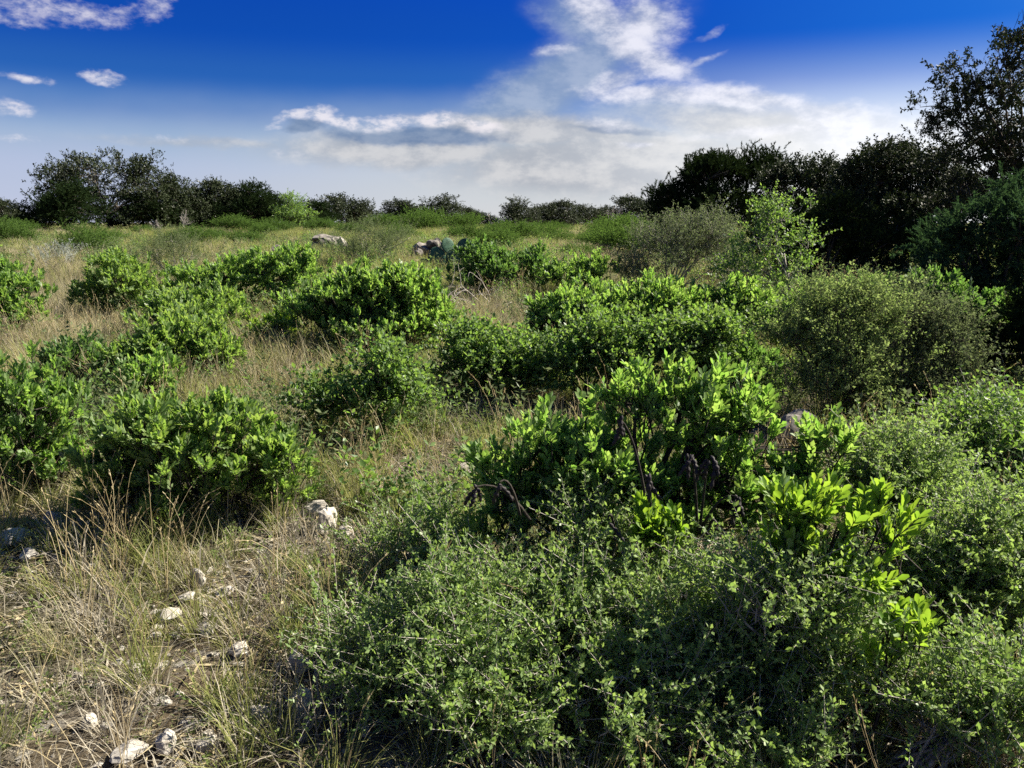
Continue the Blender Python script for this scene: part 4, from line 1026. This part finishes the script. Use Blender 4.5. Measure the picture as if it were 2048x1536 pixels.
def build_grass():
    rng = np.random.default_rng(77)
    # masks in ground space, described through where the patch shows in the photograph
    def px_of(x, y): return proj(np.stack([x, y, g(x, y)], -1))
    def soft(px, py, cx, cy, rx, ry): return np.exp(-(((px - cx) / rx) ** 2 + ((py - cy) / ry) ** 2))
    def stony(px, py): return np.clip(soft(px, py, 420, 1300, 190, 190) + soft(px, py, 80, 1080, 150, 45) + soft(px, py, 330, 1500, 200, 60) + soft(px, py, 640, 1060, 60, 50) + soft(px, py, 260, 1400, 120, 100), 0, 1)
    def golden(px, py): return np.clip(soft(px, py, 80, 560, 220, 110) + soft(px, py, 150, 690, 180, 50) + soft(px, py, 980, 640, 110, 55) + soft(px, py, 1180, 500, 160, 45) + soft(px, py, 560, 770, 200, 70) * .8 + soft(px, py, 120, 1430, 190, 140) * .6 + soft(px, py, 1970, 800, 80, 50) + soft(px, py, 1250, 545, 60, 40), 0, 1)
    tan = [blades(np.random.default_rng(100 + k), 46, .34, .0034, .07, .38, 3, .8).mesh('tan_tuft', M['tangrass']) for k in range(4)]
    tanf = [blades(np.random.default_rng(110 + k), 40, .42, .011, .22, .3, 3, .7).mesh('tan_tuft_far', M['tangrass']) for k in range(3)]
    grn = [blades(np.random.default_rng(120 + k), 44, .30, .0036, .06, .35, 3, .7).mesh('green_tuft', M['greengrass']) for k in range(4)]
    grnf = [blades(np.random.default_rng(130 + k), 40, .36, .011, .22, .3, 3, .7).mesh('green_tuft_far', M['greengrass']) for k in range(3)]
    ded = [blades(np.random.default_rng(140 + k), 40, .22, .003, .07, .75, 3, .9).mesh('dead_tuft', M['greygrass']) for k in range(3)]
    stk = [stalks(np.random.default_rng(150 + k), 5, .52, None).mesh('stalk_tuft', M['straw']) for k in range(5)]
    wd = [weed(np.random.default_rng(160 + k), 7, .6, k % 2).mesh('weed', M['weed']) for k in range(4)]

    T, Gn, Dd, St, We = [], [], [], [], []
    for y0, y1, dens, far in ((1.5, 4.5, 155, 0), (4.5, 9, 95, 0), (9, 16, 55, 0)):
        x, y = wedge(rng, y0, y1, dens); px, py = px_of(x, y); n = len(x); u = rng.random(n)
        cl = nz2(x, y, 1.6, 3); cl2 = nz2(x, y, 4.5, 9); st = stony(px, py); go = golden(px, py)
        free = (u < np.clip(.56 + cl * 1.1 + cl2 * 1.3, .04, 1) * (1 - .38 * st))
        pick = rng.random(n); pg = np.clip(.12 + .60 * go + .40 * nz2(x, y, .5, 21), .05, .95)
        sz = .85 if y0 < 4 else 1.15
        T.append(lay(rng, x, y, free & (pick < pg), .55 * sz, 1.15 * sz, 4))
        Gn.append(lay(rng, x, y, free & (pick >= pg) & (rng.random(n) < .8), .5 * sz, 1.1 * sz, 4))
        Dd.append(lay(rng, x, y, (rng.random(n) < (.26 if y0 < 4 else .42)), .6, 1.2, 3))
        St.append(lay(rng, x, y, (rng.random(n) < .20 * (1 - .5 * st)) & (cl > -.2), .55, 1.1, 5, .2))
        We.append(lay(rng, x, y, (rng.random(n) < .30) & (cl2 > -.15) & (go < .7), .5, 1.1, 4))
    scatter('dry_grass', tan, *cat4(*T), 'tan dry bunch grass between the bushes', 'grass')
    scatter('green_grass', grn, *cat4(*Gn), 'yellow-green bunch grass between the bushes', 'grass')
    scatter('dead_grass', ded, *cat4(*Dd), 'grey matted dead grass close to the ground', 'grass')
    scatter('grass_stalks', stk, *cat4(*St), 'straw-coloured seed stalks standing above the grass', 'grass')
    scatter('low_weeds', wd, *cat4(*We), 'low small-leaved weeds among the grass', 'weeds')
    ug = [weed(np.random.default_rng(170 + k), 16, 1.0, k % 2).mesh('undergrowth', M['greyleaf'] if k < 3 else M['persimmon']) for k in range(5)]
    U = []
    for y0, y1, dens in ((3.3, 5, 13), (5, 10, 13), (10, 18, 11), (18, 32, 4)):
        x, y = wedge(rng, y0, y1, dens); px, py = px_of(x, y); cl = nz2(x, y, .8, 41)
        U.append(lay(rng, x, y, (stony(px, py) < .3) & (golden(px, py) < .75) & (rng.random(len(x)) < .6 + cl), .7, 1.7, 5, .2))
    scatter('undergrowth', ug, *cat4(*U), 'knee-low grey-green leafy undergrowth filling gaps between bushes', 'undergrowth')
    T, Gn, We = [], [], []
    for y0, y1, dens, s in ((14, 26, 22, .7), (26, 60, 8, .85), (60, 160, 1.0, 1.2)):
        x, y = wedge(rng, y0, y1, dens); px, py = px_of(x, y); n = len(x); go = golden(px, py)
        cl = nz2(x, y, .22, 5); pg = np.clip(.16 + .55 * go + .9 * cl, .03, .95); pick = rng.random(n)
        T.append(lay(rng, x, y, pick < pg, .6 * s, 1.2 * s, 3)); Gn.append(lay(rng, x, y, pick >= pg, .6 * s, 1.2 * s, 3))
        We.append(lay(rng, x, y, (rng.random(n) < .16) & (cl < .1), 1.6 * s, 3.6 * s, 4))
    scatter('far_dry_grass', tanf, *cat4(*T), 'pale tan grass of the far field', 'grass')
    scatter('far_green_grass', grnf, *cat4(*Gn), 'green grass patches of the far field', 'grass')
    scatter('far_weeds', wd, *cat4(*We), 'low green weeds of the far field', 'weeds')
    def litter(k):
        r = np.random.default_rng(k); G = Geo(); n = 34
        P = np.stack([r.normal(0, .09, n), r.normal(0, .09, n), r.uniform(.002, .014, n)], -1); a = r.uniform(0, 6.28, n)
        D = np.stack([np.cos(a), np.sin(a), r.normal(0, .12, n)], -1); Nn = np.stack([r.normal(0, .3, n), r.normal(0, .3, n), np.ones(n)], -1)
        h = n * 2 // 3; fr = frames(D, Nn)
        thin = T_NARROW[0] * np.array([.28, 1, 1]); G.inst(thin, T_NARROW[1], P[:h], fr[:h], r.uniform(.04, .13, h), r.random(h))
        G.inst(T_ELL[0], T_ELL[1], P[h:], fr[h:], r.uniform(.012, .03, n - h), r.random(n - h)); return G.mesh('litter', M['greygrass' if k % 2 else 'straw'])
    lt = [litter(300 + k) for k in range(4)]
    x, y = wedge(rng, 1.5, 6, 70); scatter('plant_litter', lt, *lay(rng, x, y, np.ones(len(x), bool), .6, 1.3, 4, .05), 'straw and dead leaf litter lying on the soil', 'litter')
    # stone chips
    ch = [rock_mesh(200 + k, (1, .8, .5), 1, .25, .5, 'lime') for k in range(5)]
    x, y = wedge(rng, 1.5, 7, 520); px, py = px_of(x, y); n = len(x); st = stony(px, py)
    P, rot, s, i = lay(rng, x, y, rng.random(n) < .16 + .84 * st, 0, 1, 5, .25)
    s = .009 + .06 * s ** 2.2
    scatter('stone_chips', ch, P, rot, s, i, 'pale limestone chips on the bare soil', 'gravel')


build_grass()
print('LEAVES', sum(STATS.values()), STATS)
print('TRIS', sum(sum(len(p.vertices) - 2 for p in m.polygons) for m in bpy.data.meshes))
